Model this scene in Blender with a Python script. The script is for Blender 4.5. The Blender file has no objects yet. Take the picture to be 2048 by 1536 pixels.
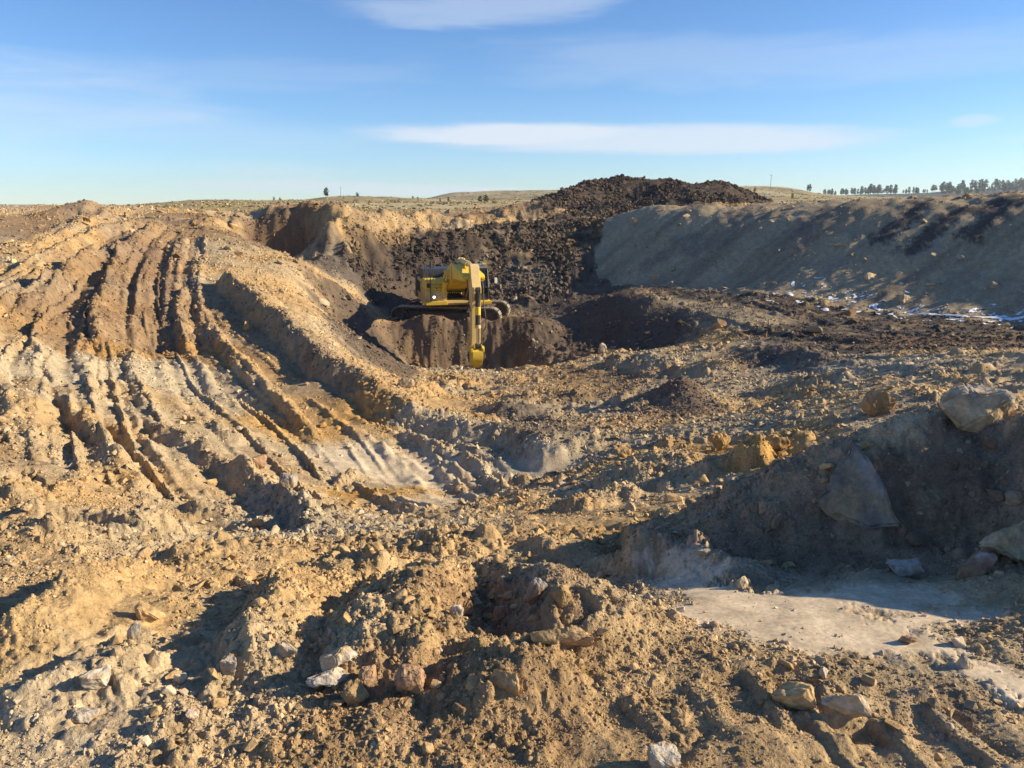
import bpy, bmesh, math, random
import numpy as np
from mathutils import Vector, Matrix, Euler

# ------------------------------------------------------------------ camera, world, sun, exposure
scene = bpy.context.scene
COL = scene.collection
R_ = math.radians
EYE = 1.7
PITCH = R_(13.09)
cam_d = bpy.data.cameras.new('camera')
cam = bpy.data.objects.new('camera', cam_d)
COL.objects.link(cam)
cam.location = (0, 0, EYE)
cam.rotation_euler = (math.pi/2 - PITCH, 0, 0)
cam_d.sensor_width = 36.0
cam_d.lens = 36.0*1539/2048
cam_d.clip_start = 0.05
cam_d.clip_end = 9000
scene.camera = cam

SUN_AZ, SUN_EL = R_(89), R_(23)
w = bpy.data.worlds.new('World'); scene.world = w; w.use_nodes = True
nt = w.node_tree; N = nt.nodes; Lk = nt.links
N.clear()
wo = N.new('ShaderNodeOutputWorld'); bg = N.new('ShaderNodeBackground')
sky = N.new('ShaderNodeTexSky'); sky.sky_type = 'NISHITA'; sky.sun_disc = False
sky.sun_elevation = SUN_EL; sky.sun_rotation = SUN_AZ
sky.altitude = 1200; sky.air_density = 1.0; sky.dust_density = 0.1; sky.ozone_density = 3.0
bg.inputs['Strength'].default_value = 0.084

def wnode(t, **k):
    n = N.new(t)
    for a, b in k.items(): setattr(n, a, b)
    return n
def wmath(op, a, b=None, c=None, clamp=False):
    n = N.new('ShaderNodeMath'); n.operation = op; n.use_clamp = clamp
    for i, v in enumerate((a, b, c)):
        if v is None: continue
        if isinstance(v, (int, float)): n.inputs[i].default_value = v
        else: Lk.new(v, n.inputs[i])
    return n.outputs[0]
# thin cirrus laid out by compass direction (azimuth, elevation), broken up by stretched noise
tc = wnode('ShaderNodeTexCoord'); sp = wnode('ShaderNodeSeparateXYZ')
Lk.new(tc.outputs['Generated'], sp.inputs[0])
az = wmath('ARCTAN2', sp.outputs[0], sp.outputs[1])
el = wmath('ARCSINE', sp.outputs[2])
cmb = wnode('ShaderNodeCombineXYZ')
Lk.new(wmath('MULTIPLY', az, 3.0), cmb.inputs[0]); Lk.new(wmath('MULTIPLY', el, 22.0), cmb.inputs[1])
nz = wnode('ShaderNodeTexNoise'); nz.inputs['Scale'].default_value = 1.5; nz.inputs['Detail'].default_value = 7; nz.inputs['Roughness'].default_value = 0.62
nz.inputs['Distortion'].default_value = 0.5
Lk.new(cmb.outputs[0], nz.inputs['Vector'])
noi = wmath('SUBTRACT', nz.outputs['Fac'], 0.5)
def streak(a0, e0, slope, la, le, gain, nk, flat=1.0):
    """soft-edged streak of cloud round azimuth a0, elevation e0 (radians)"""
    da = wmath('SUBTRACT', az, a0)
    de = wmath('SUBTRACT', wmath('SUBTRACT', el, e0), wmath('MULTIPLY', da, slope))
    qa = wmath('POWER', wmath('ABSOLUTE', wmath('DIVIDE', da, la)), 2.0)
    qe = wmath('POWER', wmath('ABSOLUTE', wmath('DIVIDE', de, le)), 2.0)
    v = wmath('SUBTRACT', 1.0, wmath('ADD', qa, qe))
    v = wmath('ADD', v, wmath('MULTIPLY', noi, nk))
    v = wmath('MULTIPLY', v, flat, clamp=True)
    v = wmath('MULTIPLY', wmath('MULTIPLY', v, v), wmath('SUBTRACT', 3.0, wmath('MULTIPLY', v, 2.0)))
    return wmath('MULTIPLY', v, gain)
def pxdir(px, py):
    cx, cy = (px-1024)/1539, (768-py)/1539
    X, Y, Z = cx, math.cos(PITCH)+cy*math.sin(PITCH), -math.sin(PITCH)+cy*math.cos(PITCH)
    return math.atan2(X, Y), math.atan2(Z, math.hypot(X, Y))
def st(px, py, hw, hh, tilt, gain, nk, flat=1.0):
    a, e = pxdir(px, py)
    return streak(a, e, tilt, hw/1539, hh/1539, gain, nk, flat)
cl = None
for args in ((1250, 278, 560, 34, -0.02, 0.75, 1.2, 1.3), (1000, 268, 260, 22, 0.02, 0.3, 1.2, 1.2),
             (760, 378, 420, 14, -0.02, 0.55, 1.6, 1.3), (250, 250, 620, 40, -0.05, 0.15, 1.8, 1.0),
             (1500, 120, 700, 60, -0.02, 0.20, 2.2, 1.0), (950, 5, 330, 48, 0.03, 0.36, 2.4, 1.0),
             (1950, 242, 42, 14, 0.0, 0.35, 1.6, 1.2), 
             (560, 340, 160, 22, -0.05, 0.22, 2.2, 1.0), (400, 150, 500, 40, 0.02, 0.12, 2.4, 1.0),
             (-900, 150, 900, 120, 0.02, 0.3, 2.2, 1.0), (2900, 200, 600, 100, 0.02, 0.25, 2.2, 1.0)):
    s_ = st(*args)
    cl = s_ if cl is None else wmath('ADD', cl, s_)
cl = wmath('MINIMUM', cl, 0.9)
hsv = wnode('ShaderNodeHueSaturation'); hsv.inputs['Saturation'].default_value = 1.08; hsv.inputs['Value'].default_value = 1.0
Lk.new(sky.outputs[0], hsv.inputs['Color'])
mx = wnode('ShaderNodeMix', data_type='RGBA')
tnt = wnode('ShaderNodeMix', data_type='RGBA', blend_type='MULTIPLY'); tnt.inputs['Factor'].default_value = 1.0
tnt.inputs[7].default_value = (0.83, 0.97, 1.15, 1); Lk.new(hsv.outputs[0], tnt.inputs[6])
Lk.new(cl, mx.inputs['Factor']); Lk.new(tnt.outputs[2], mx.inputs[6])
mx.inputs[7].default_value = (5.4, 5.9, 6.6, 1)
Lk.new(mx.outputs[2], bg.inputs['Color']); Lk.new(bg.outputs[0], wo.inputs['Surface'])

sl = bpy.data.lights.new('sun', 'SUN'); so = bpy.data.objects.new('sun', sl); COL.objects.link(so)
sl.energy = 5.0; sl.angle = R_(0.53); sl.color = (1.0, 0.85, 0.60)
sd = Vector((math.sin(SUN_AZ)*math.cos(SUN_EL), math.cos(SUN_AZ)*math.cos(SUN_EL), math.sin(SUN_EL)))
so.rotation_euler = sd.to_track_quat('Z', 'Y').to_euler()
vs = scene.view_settings
scene.display_settings.display_device = 'sRGB'
vs.view_transform = 'Standard'; vs.look = 'None'; vs.gamma = 1.0; vs.use_curve_mapping = False
vs.exposure = 0.82

# ------------------------------------------------------------------ helpers
rng = np.random.default_rng(11)
random.seed(5)
F32 = np.float32
_ang = np.linspace(0, 2*np.pi, 257)[:256]
GX, GY = np.cos(_ang).astype(F32), np.sin(_ang).astype(F32)
def hsh(ix, iy, seed):
    h = ix.astype(np.uint32)*np.uint32(374761393) + iy.astype(np.uint32)*np.uint32(668265263) + np.uint32((seed*974634777) & 0xffffffff)
    h = (h ^ (h >> np.uint32(13)))*np.uint32(1274126177)
    h ^= h >> np.uint32(16)
    return h
def gn(x, y, seed=0):
    """gradient noise, about -1..1"""
    x = np.asarray(x, F32); y = np.asarray(y, F32)
    fx, fy = np.floor(x), np.floor(y)
    ix, iy = fx.astype(np.int32), fy.astype(np.int32)
    tx, ty = x-fx, y-fy
    ux, uy = tx*tx*tx*(tx*(tx*6-15)+10), ty*ty*ty*(ty*(ty*6-15)+10)
    def g(a, b):
        k = hsh(ix+a, iy+b, seed) & np.uint32(255)
        return GX[k]*(tx-a)+GY[k]*(ty-b)
    a, b, c, d = g(0, 0), g(1, 0), g(0, 1), g(1, 1)
    p = a+(b-a)*ux; q = c+(d-c)*ux
    return (p+(q-p)*uy)*1.5
def fbm(x, y, seed, o=4, gain=.5):
    s = 0; a = 1; f = 1
    for i in range(o):
        s = s+a*gn(x*f, y*f, seed+i*7); a *= gain; f *= 2.03
    return s
def sst(a, b, x):
    t = np.clip((x-a)/(b-a), 0, 1)
    return t*t*(3-2*t)

def W(px, py, Y):
    cx, cy = (px-1024)/1539, (768-py)/1539
    t = Y/(math.cos(PITCH)+cy*math.sin(PITCH))
    return (cx*t, Y, EYE+t*(-math.sin(PITCH)+cy*math.cos(PITCH)))

# ------------------------------------------------------------------ terrain: measured points of the real ground, joined by a smooth surface
CP = []
def P(*pts):
    for p in pts: CP.append(W(*p))
def Ln(pts, step=0.09):
    w3 = [W(*p) for p in pts]
    for a, b in zip(w3[:-1], w3[1:]):
        d = math.dist(a, b)/max(1, math.hypot(a[0], a[1]))
        n = max(1, int(round(d/step)))
        for i in range(n):
            t = i/n; CP.append(tuple(a[k]+(b[k]-a[k])*t for k in range(3)))
    CP.append(w3[-1])
def Wp(*pts):
    CP.extend(pts)
# near ground
P((0, 1536, 2.05), (500, 1536, 2.05), (1024, 1536, 2.05), (1500, 1536, 2.03), (2048, 1536, 2.0), (-600, 1536, 2.05), (2700, 1536, 1.95))
P((200, 1300, 2.75), (700, 1300, 2.75), (1200, 1300, 2.7), (1700, 1300, 2.68), (2048, 1300, 2.65), (2500, 1300, 2.55))
P((0, 1200, 3.3), (250, 1200, 3.4), (500, 1200, 3.5), (800, 1200, 3.5), (1000, 1200, 3.42), (1400, 1200, 3.2), (1700, 1200, 3.12), (2048, 1200, 3.08))
Wp((0, 0, 0), (.9, 0, 0), (-.9, 0, 0), (0, .9, 0), (0, -.9, 0), (-4, 0, 0), (5, 0, .1), (-4, -6, 0), (5, -6, 0), (0, -10, 0), (-12, 0, .2), (14, 0, .3),
   (-30, -40, 0), (30, -40, 0), (-200, -300, 0), (200, -300, 0), (-40, 5, .6), (-90, 20, 2), (50, 5, 1.5), (100, 20, 2), (300, 50, 3), (-300, 50, 3),
   (-1300, 0, 0), (1300, 0, 5), (0, -1300, 0), (-900, -900, 0), (900, -900, 0))
P((0, 1100, 4.2), (300, 1100, 4.9), (500, 1100, 5.0), (700, 1130, 4.6), (900, 1100, 4.8), (1100, 1100, 4.6))
P((500, 1050, 6.4), (200, 1000, 6.2), (0, 1000, 5.5), (800, 1050, 6.2), (1000, 1050, 6.0), (1250, 1050, 5.6))
P((0, 900, 7), (300, 900, 8), (600, 950, 9), (800, 950, 10), (1000, 960, 9.5), (1130, 950, 9.0), (-400, 900, 6.5), (-400, 1100, 4.2))
P((0, 800, 9), (300, 800, 11.5), (550, 820, 12.5), (750, 870, 11.45), (850, 885, 11.1), (950, 908, 10.5), (640, 840, 12.2), (-400, 780, 9))
P((0, 700, 12.5), (150, 700, 15), (300, 700, 17), (400, 780, 13.5), (500, 745, 15.0), (-400, 680, 12))
P((0, 600, 17), (150, 620, 19), (330, 560, 23.5), (300, 620, 20.5), (370, 620, 20.6), (-400, 580, 17))
P((0, 500, 25), (150, 500, 27), (300, 480, 30), (385, 480, 31.5), (-400, 480, 25))
P((370, 440, 36), (250, 430, 37), (0, 450, 31), (120, 440, 34), (-400, 430, 31))
# skyline on the left and what falls away behind it
Ln([(-400, 415, 40), (0, 419, 40), (60, 418, 41), (110, 418, 43), (150, 412, 45), (235, 412, 46), (262, 420, 50)])
Ln([(-400, 440, 60), (0, 430, 60), (150, 430, 64), (300, 425, 72)])
# spoil along the pit side of the haul road
Ln([(434, 432, 36), (430, 470, 30.8), (428, 515, 27.2)])
Ln([(405, 440, 37), (396, 478, 31.8), (396, 520, 27.4)])
P((480, 470, 33.5), (500, 515, 29.5), (540, 535, 27.5), (470, 432, 41))
# pit berm
BERM = [(434, 541, 23), (472, 552, 22.3), (533, 610, 19.3), (581, 644, 17.8), (649, 709, 15.2), (723, 743, 14), (792, 790, 12.8), (905, 835, 11.8), (1042, 862, 11.0), (1137, 905, 9.9)]
BH = [.5, .55, .52, .48, .42, .37, .29, .24, .22, .2]
for q_, h_ in zip(BERM, BH):
    a_ = W(*q_); Wp((a_[0], a_[1], a_[2]-h_), (a_[0]-.55, a_[1]-.4, a_[2]-h_))
P((398, 606, 21.6), (470, 655, 18.8), (560, 700, 16.6), (640, 758, 14.3), (720, 795, 13.2), (800, 832, 12.2))
P((600, 560, 27), (640, 620, 24.5), (700, 680, 22.5), (760, 725, 22.0), (560, 560, 25.5), (600, 615, 21.8), (700, 722, 17.5), (640, 660, 19.4))
# cut bank behind, with its hollow and buttress
Ln([(480, 447, 39.5), (560, 447, 39.8), (630, 447, 39.5)])
Ln([(500, 512, 38.6), (560, 514, 39.0), (620, 508, 39.0)])
Ln([(655, 446, 37.6), (690, 440, 38.5)]); Ln([(652, 505, 36.4), (690, 505, 36.6)])
P((560, 525, 35.5), (620, 530, 33), (700, 560, 34))
P((480, 430, 46), (560, 432, 47), (650, 430, 47), (750, 426, 50), (900, 422, 52), (1050, 415, 55), (800, 448, 44), (950, 440, 46.5), (1080, 430, 49))
P((600, 530, 29), (700, 600, 30), (720, 605, 32), (690, 650, 28.5), (740, 700, 26.8))
# dark debris slope behind the machine
Ln([(700, 498, 37.6), (760, 476, 40), (880, 470, 42), (950, 456, 44), (1080, 440, 46), (1150, 430, 48)])
Ln([(745, 600, 34), (800, 592, 36.4), (900, 600, 37.3), (1000, 600, 37.6), (1080, 590, 38)])
# black heap on the skyline
Ln([(1090, 406, 50), (1150, 384, 54), (1200, 367, 56), (1250, 355, 58), (1300, 369, 58), (1340, 358, 57), (1387, 379, 57), (1432, 362, 56), (1470, 372, 55), (1520, 410, 53)])
Ln([(1060, 425, 66), (1255, 425, 72), (1430, 425, 70), (1540, 425, 60)])
P((1255, 402, 54), (1350, 400, 51), (1430, 405, 49.5), (1150, 425, 50), (1200, 418, 50.5), (1130, 480, 43.5), (1160, 520, 40.5))
# embankment
Ln([(1190, 545, 40), (1290, 562, 37), (1500, 574, 33), (1650, 594, 30), (1800, 624, 27.5), (2048, 644, 25), (2400, 680, 22)])
Ln([(1230, 434, 44), (1300, 414, 43), (1400, 411, 41), (1500, 416, 39.5), (1600, 412, 38), (1700, 404, 36.5), (1850, 401, 34.5), (2048, 395, 32), (2400, 385, 28), (3000, 380, 22)])
Ln([(1230, 440, 47), (1500, 422, 44), (1850, 412, 39), (2048, 412, 37), (2400, 412, 33)])
# pit floor to the right
P((1330, 600, 33.5), (1500, 620, 28.5), (1420, 640, 27.6), (1600, 650, 25.5), (1800, 662, 23.5), (2048, 670, 22.5), (1600, 700, 20.5), (1750, 710, 19), (1900, 700, 19), (2048, 695, 18.5), (2400, 700, 18))
Ln([(1240, 590, 34), (1290, 594, 32.4), (1383, 632, 28.5), (1478, 680, 24), (1512, 696, 22.5)])
Ln([(1080, 620, 36), (1150, 652, 33), (1205, 690, 30.5), (1290, 690, 28.0), (1350, 690, 26.5)])
# bench of the machine and the trench
Ln([(775, 642, 31.7), (880, 633, 31.8), (960, 635, 31.8), (1020, 632, 32.0), (1080, 640, 32.0)], .04)
Wp((-5.0, 33.2, -3.34), (-2.7, 32.7, -3.36), (-.4, 32.5, -3.34), (-5.0, 35.4, -3.3), (-2.7, 35.4, -3.34), (-.2, 35.2, -3.3), (-3.8, 34, -3.37), (-1.5, 34, -3.37))
Wp((-4.4, 30.5, -4.4), (-3.6, 30.6, -4.5), (-2.5, 30.7, -4.6), (-1.6, 30.7, -4.6), (-.6, 30.6, -4.6), (.2, 30.4, -4.5), (-3.6, 28, -4.5), (-2, 28, -4.5), (-.5, 28, -4.5), (.8, 28.2, -4.4))
P((1050, 700, 30.3), (1100, 682, 31), (1130, 715, 28.6), (780, 690, 29.3))
Ln([(730, 726, 26), (800, 738, 26.0), (880, 741, 26.0), (960, 742, 26.0), (1050, 736, 26.1), (1150, 722, 26.4), (1250, 702, 26.6), (1330, 692, 25.8)])
# ground between the trench and the near ridges
P((780, 770, 20.5), (900, 790, 20), (1000, 780, 20.8), (1100, 770, 20.8), (1200, 740, 22.5), (1300, 730, 22), (1450, 720, 20.5))
P((900, 845, 15.4), (1000, 850, 15), (1100, 830, 15.5), (1250, 830, 13.8), (1500, 800, 15), (1600, 770, 15.5), (1800, 740, 14.5), (1800, 720, 16.5), (2048, 705, 16))
P((1150, 885, 11.3), (1250, 880, 10.5))
P((1370, 752, 14.4), (1345, 765, 14.3), (1395, 765, 14.3), (1310, 800, 14.2), (1430, 800, 14.2), (1350, 835, 13.1), (1440, 835, 13.1), (1270, 835, 13.2), (1370, 790, 15.6), (1060, 816, 15.6), (1060, 846, 14.6))
Ln([(2400, 680, 10.8), (2048, 716, 10.8), (1900, 742, 10.6), (1750, 790, 9.8), (1600, 830, 9.2), (1450, 882, 8.4), (1300, 912, 8.2)])
P((2048, 800, 8.3), (1850, 792, 8.6), (1700, 860, 7.2), (1550, 912, 6.9), (1400, 962, 6.8), (1200, 1000, 7), (1100, 1010, 7.2), (2400, 800, 7.8))
# shaded pile on the right
PILE = [(1240, 1086, 4.55), (1420, 1005, 4.48), (1560, 932, 4.45), (1700, 880, 4.4), (1850, 832, 4.35), (1960, 850, 4.25), (2048, 846, 4.15), (2300, 780, 3.8)]
TAIL = [(3.2, 3.3), (3.55, 2.75), (3.8, 2.1)]
PILEH = [.12, .28, .42, .50, .56, .54, .55, .75]
for q_, h_ in zip(PILE, PILEH):
    a_ = W(*q_); Wp((a_[0], a_[1], a_[2]-h_), (a_[0]-.4, a_[1]-.4, a_[2]-h_-.02))
Ln([(1300, 1050, 5.5), (1450, 985, 6.0), (1600, 935, 6.1), (1750, 905, 6.0), (2048, 890, 6.0), (2600, 860, 5.6)])
Ln([(1250, 1098, 4.3), (1400, 1130, 3.95), (1600, 1140, 3.75), (1800, 1145, 3.6), (2048, 1150, 3.4), (2400, 1190, 3.0)])
# hills
P((0, 424, 150), (0, 424, 220), (100, 424, 185), (200, 424, 140), (200, 422, 210), (245, 418, 260), (280, 413, 170), (360, 404, 190), (620, 402, 190), (0, 420, 500), (200, 420, 500),
  (800, 403, 432), (840, 404, 432), (820, 404, 300), (1640, 394, 290), (1700, 401, 250), (1760, 403, 234), (1850, 403, 234), (1950, 402, 250), (2048, 402, 250), (1750, 397, 400), (1900, 400, 350), (1640, 396, 420), (1690, 397, 520),
  (1840, 396, 1000), (1920, 394, 1000), (2000, 390, 1100), (1640, 396, 1000))
P((300, 409, 130), (450, 399, 150), (560, 404, 165), (650, 396, 185), (682, 389, 195), (720, 394, 200), (790, 401, 205), (860, 403, 215),
  (450, 412, 270), (650, 412, 300), (800, 412, 290), (200, 415, 300), (0, 418, 300))
P((700, 414, 85), (900, 411, 90), (600, 408, 95), (1050, 407, 95), (500, 412, 85), (400, 414, 80), (1000, 406, 140), (900, 405, 150))
P((870, 398, 400), (905, 387, 420), (1000, 381, 430), (1130, 380, 440), (1300, 378, 440), (1000, 400, 250), (1150, 400, 250), (1000, 395, 600))
P((1470, 372, 330), (1550, 371, 330), (1600, 378, 335), (1630, 390, 340), (1660, 396, 350), (1550, 384, 240), (1500, 400, 190), (1580, 410, 110), (1600, 404, 150), (1700, 409, 130), (1900, 409, 130))
P((1640, 391, 700), (1750, 389, 750), (1850, 390, 800), (1900, 383, 800), (1980, 376, 800), (2048, 370, 800), (1800, 398, 480), (1900, 399, 480), (2048, 398, 480), (1950, 393, 600), (2048, 390, 600),
  (2300, 360, 800), (2700, 360, 800), (2300, 395, 480), (-600, 405, 800), (200, 414, 800), (700, 414, 900), (1100, 404, 900), (1500, 398, 900))
for d_ in (-100, -60, -40, -20, 0, 20, 40, 60, 100):
    Wp((1400*math.sin(R_(d_)), 1400*math.cos(R_(d_)), 2.0))
CP = np.array(CP, float)
_cr = np.maximum(np.hypot(CP[:, 0], CP[:, 1]), .5)
cu, cv, cz = np.arctan2(CP[:, 0], CP[:, 1]), np.log(_cr), CP[:, 2]
_D = np.hypot(cu[:, None]-cu[None], cv[:, None]-cv[None])
# heights scaled by range so that near and far bumps weigh alike
def phi_(d): return np.sqrt(d*d+2.5e-4)
A = phi_(_D); n_ = len(CP)
As = np.zeros((n_+3, n_+3)); As[:n_, :n_] = A - np.eye(n_)*3e-4
As[:n_, n_] = As[n_, :n_] = 1; As[:n_, n_+1] = As[n_+1, :n_] = cu; As[:n_, n_+2] = As[n_+2, :n_] = cv
coef = np.linalg.solve(As, np.concatenate([cz/_cr, np.zeros(3)]))
def rbf(u, v):
    sh = u.shape; u = u.ravel(); v = v.ravel(); out = np.empty(u.size)
    for i in range(0, u.size, 20000):
        s = slice(i, i+20000)
        d = phi_(np.hypot(u[s, None]-cu[None], v[s, None]-cv[None]))
        out[s] = d@coef[:n_]+coef[n_]+coef[n_+1]*u[s]+coef[n_+2]*v[s]
    return (out*np.exp(v)).reshape(sh)

rows = []
for a, b, n in ((.9, 1.6, 22), (1.6, 3, 255), (3, 6, 195), (6, 12, 150), (12, 25, 145), (25, 62, 215), (62, 260, 60), (260, 1300, 56)):
    rows.append(np.geomspace(a, b, n, endpoint=False))
rad = np.concatenate(rows+[[1300.]])
lr = np.log(rad)
FR = R_(37.0)
pd = np.linspace(-FR, FR, 870)
side = FR+np.cumsum(np.geomspace(.0022, .08, 34))
side = side[side < R_(115)]
back = np.linspace(side[-1], 2*np.pi-side[-1], 16)[1:-1]
phi = np.concatenate([-side[::-1], pd, side, back])
NR, NC = len(rad), len(phi)
# base on a thinned grid, then linear up-sampling
ri = np.unique(np.concatenate([np.arange(0, NR, 3), [NR-1]])); ci = np.unique(np.concatenate([np.arange(0, NC, 3), [NC-1]]))
pu = (phi[ci]+np.pi) % (2*np.pi)-np.pi
U, V = np.meshgrid(pu, lr[ri])
Bz = rbf(U, V)
def upsample(G, xi, xo, axis):
    if axis == 0:
        k = np.clip(np.searchsorted(xi, xo, side='right')-1, 0, len(xi)-2); t = ((xo-xi[k])/(xi[k+1]-xi[k]))[:, None]
        return G[k]*(1-t)+G[k+1]*t
    return upsample(G.T, xi, xo, 0).T
Zg = upsample(upsample(Bz, lr[ri], lr, 0), phi[ci], phi, 1)
PH, RA = np.meshgrid(phi, rad)
Xg, Yg = (RA*np.sin(PH)), (RA*np.cos(PH))
def look(G, x, y):
    """value of the grid at world x, y"""
    x = np.asarray(x, float); y = np.asarray(y, float)
    a = np.arctan2(x, y); a = np.where(a < phi[0], a+2*np.pi, a)
    l = np.log(np.maximum(np.hypot(x, y), rad[0]))
    fi = np.clip(np.interp(l, lr, np.arange(NR)), 0, NR-1.001); fj = np.clip(np.interp(a, phi, np.arange(NC)), 0, NC-1.001)
    i, j = fi.astype(int), fj.astype(int); s, t = fi-i, fj-j
    if G.ndim == 3: s, t = s[..., None], t[..., None]
    return (G[i, j]*(1-s)*(1-t)+G[i+1, j]*s*(1-t)+G[i, j+1]*(1-s)*t+G[i+1, j+1]*s*t)
ZB = Zg.copy()
def hits(pts, G=None, y0=1.2, y1=900., lift=0.):
    """where sight lines first meet the ground"""
    G = ZB if G is None else G
    Ys = np.geomspace(y0, y1, 1500); out = []
    for px, py in pts:
        cx, cy = (px-1024)/1539, (768-py)/1539
        t = Ys/(math.cos(PITCH)+cy*math.sin(PITCH))
        x, z = cx*t, EYE+t*(-math.sin(PITCH)+cy*math.cos(PITCH))
        b = np.nonzero(z <= look(G, x, Ys)+lift)[0]
        k = b[0] if len(b) else len(Ys)-1
        out.append((x[k], Ys[k]))
    return out
X = Xg.ravel().astype(F32); Y = Yg.ravel().astype(F32); RR = RA.ravel().astype(F32)
Z = Zg.ravel().astype(F32)
NEAR = np.nonzero(RR < 66)[0]

def catmull(pts, n=5):
    p = np.array(pts, float)
    if len(p) < 3: return p
    q = np.vstack([2*p[0]-p[1], p, 2*p[-1]-p[-2]]); out = []
    for i in range(1, len(q)-2):
        for k in range(n):
            t = k/n
            out.append(.5*((2*q[i])+(-q[i-1]+q[i+1])*t+(2*q[i-1]-5*q[i]+4*q[i+1]-q[i+2])*t*t+(-q[i-1]+3*q[i]-3*q[i+1]+q[i+2])*t**3))
    out.append(p[-1]); return np.array(out)
def polydist(line, reach, idx=None):
    """signed offset (+ right of travel), arc length and 0..1 position of the vertices within reach of a line"""
    line = np.asarray(line, float)
    lo, hi = line.min(0)-reach, line.max(0)+reach
    s = np.nonzero((X > lo[0]) & (X < hi[0]) & (Y > lo[1]) & (Y < hi[1]))[0]
    best = np.full(len(s), 1e9, F32); sg = np.zeros(len(s), F32); al = np.zeros(len(s), F32)
    acc = 0.
    x, y = X[s], Y[s]
    for a, b in zip(line[:-1], line[1:]):
        L = math.dist(a, b)
        if L < 1e-6: continue
        dx, dy = (b-a)/L
        m = np.nonzero((x > min(a[0], b[0])-reach) & (x < max(a[0], b[0])+reach) & (y > min(a[1], b[1])-reach) & (y < max(a[1], b[1])+reach))[0]
        rx, ry = x[m]-a[0], y[m]-a[1]
        t = np.clip(rx*dx+ry*dy, 0, L); d = np.hypot(rx-t*dx, ry-t*dy)
        k = d < best[m]; mk = m[k]
        best[mk] = d[k]; sg[mk] = np.where(rx[k]*dy-ry[k]*dx > 0, 1, -1); al[mk] = (acc+t)[k]
        acc += L
    ok = best < reach
    return s[ok], best[ok]*sg[ok], al[ok], acc

wob = [fbm(X*1.3, Y*1.3, 91, 3), None]
RIDGE = np.zeros(len(X), F32)
def ridge(px, h, wl, wr, seed=1, rough=.35, ends=.15, raw=False, hs=None):
    """windrow along a line of ground points; wl/wr its widths to the left and right of travel"""
    ln = catmull(px if raw else hits(px, lift=h*.85))
    s, d, al, tot = polydist(ln, max(wl, wr)*1.6)
    if not len(s): return
    x, y = X[s], Y[s]; sc = (wl+wr)*.5
    d = d+gn(x/sc*.7, y/sc*.7, seed)*sc*rough*.8+gn(x/sc*2.6, y/sc*2.6, seed+3)*sc*rough*.45+gn(x/sc*7, y/sc*7, seed+4)*sc*rough*.3
    prof = np.where(d < 0, 1+d/wl, 1-d/wr); prof = np.clip(prof, 0, 1)
    prof = prof*(1-.22*prof*prof)/.78
    e = np.minimum(1, np.minimum(al, tot-al)/(tot*ends+1e-6))
    if hs is not None:
        cl_ = np.concatenate([[0], np.cumsum(np.hypot(*np.diff(ln, axis=0).T))])[::5][:len(hs)]
    hh = h*(1+.45*gn(x/sc*.55, y/sc*.55, seed+9)) if hs is None else np.interp(al, cl_, hs)*(1+.12*gn(x/sc*.55, y/sc*.55, seed+9))
    RIDGE[s] = np.maximum(RIDGE[s], prof*min(1, h/.12))
    Z[s] += hh*prof*sst(0, 1, e)
TRACK = np.zeros(len(X), F32)
def rut(px, wd, dep, lip=0.0, bars=0.0, pitch=.22, seed=1, raw=False, ends=.1):
    """pressed wheel or crawler mark"""
    ln = catmull(px if raw else hits(px))
    s, d, al, tot = polydist(ln, wd*1.9)
    if not len(s): return
    x, y = X[s], Y[s]
    d = np.abs(d+gn(x/wd*.8, y/wd*.8, seed)*wd*.25)
    e = sst(0, 1, np.minimum(1, np.minimum(al, tot-al)/(tot*ends+1e-6)))*np.clip(.75+.8*gn(x/wd*.35, y/wd*.35, seed+4), 0, 1.2)
    inn = sst(wd*1.05, wd*.8, d)
    Z[s] -= dep*inn*e
    if lip: Z[s] += lip*np.exp(-((d-wd*1.25)/(wd*.28))**2)*e*(1+.8*gn(x/wd*2, y/wd*2, seed+5))
    if bars:
        q = np.abs(((al/pitch) % 1.0)-.5)*2
        Z[s] += bars*sst(.55, .85, q)*inn*e
    TRACK[s] = np.maximum(TRACK[s], inn*e)
def blob(px, py, rx, ry, h, power=1.0, seed=1, rough=.3, rot=0., raw=None):
    c = raw or hits([(px, py)])[0]
    R = max(rx, ry)*1.5
    s = np.nonzero((np.abs(X-c[0]) < R) & (np.abs(Y-c[1]) < R))[0]
    if not len(s): return
    x, y = X[s]-c[0], Y[s]-c[1]; ca, sa = math.cos(rot), math.sin(rot)
    x, y = x*ca+y*sa, -x*sa+y*ca
    d = np.hypot(x/rx, y/ry)+gn(X[s]/rx*1.2, Y[s]/ry*1.2, seed)*rough
    Z[s] += h*np.clip(1-d, 0, 1)**power
def inpoly(poly, x, y):
    c = np.zeros(x.shape, bool); n = len(poly)
    for i in range(n):
        (x1, y1), (x2, y2) = poly[i], poly[(i+1) % n]
        if y1 == y2: continue
        k = (y1 > y) != (y2 > y)
        c ^= k & (x < (x2-x1)*(y-y1)/(y2-y1)+x1)
    return c
def wpts(pts): return [W(*p)[:2] for p in pts]
# --- broad relief
n0 = fbm(X[NEAR]*.28, Y[NEAR]*.28, 5, 2)
Z[NEAR] += .10*n0*sst(2, 9, RR[NEAR])
far = np.nonzero(RR >= 58)[0]
fx, fy, fr = X[far], Y[far], RR[far]
Z[far] += (fbm(fx/45, fy/45, 31, 4)*.55*sst(60, 250, fr)+fbm(fx/9, fy/9, 33, 3)*.14+fbm(fx/160, fy/160, 35, 3)*1.1*sst(250, 600, fr))*sst(56, 75, fr)

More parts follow.
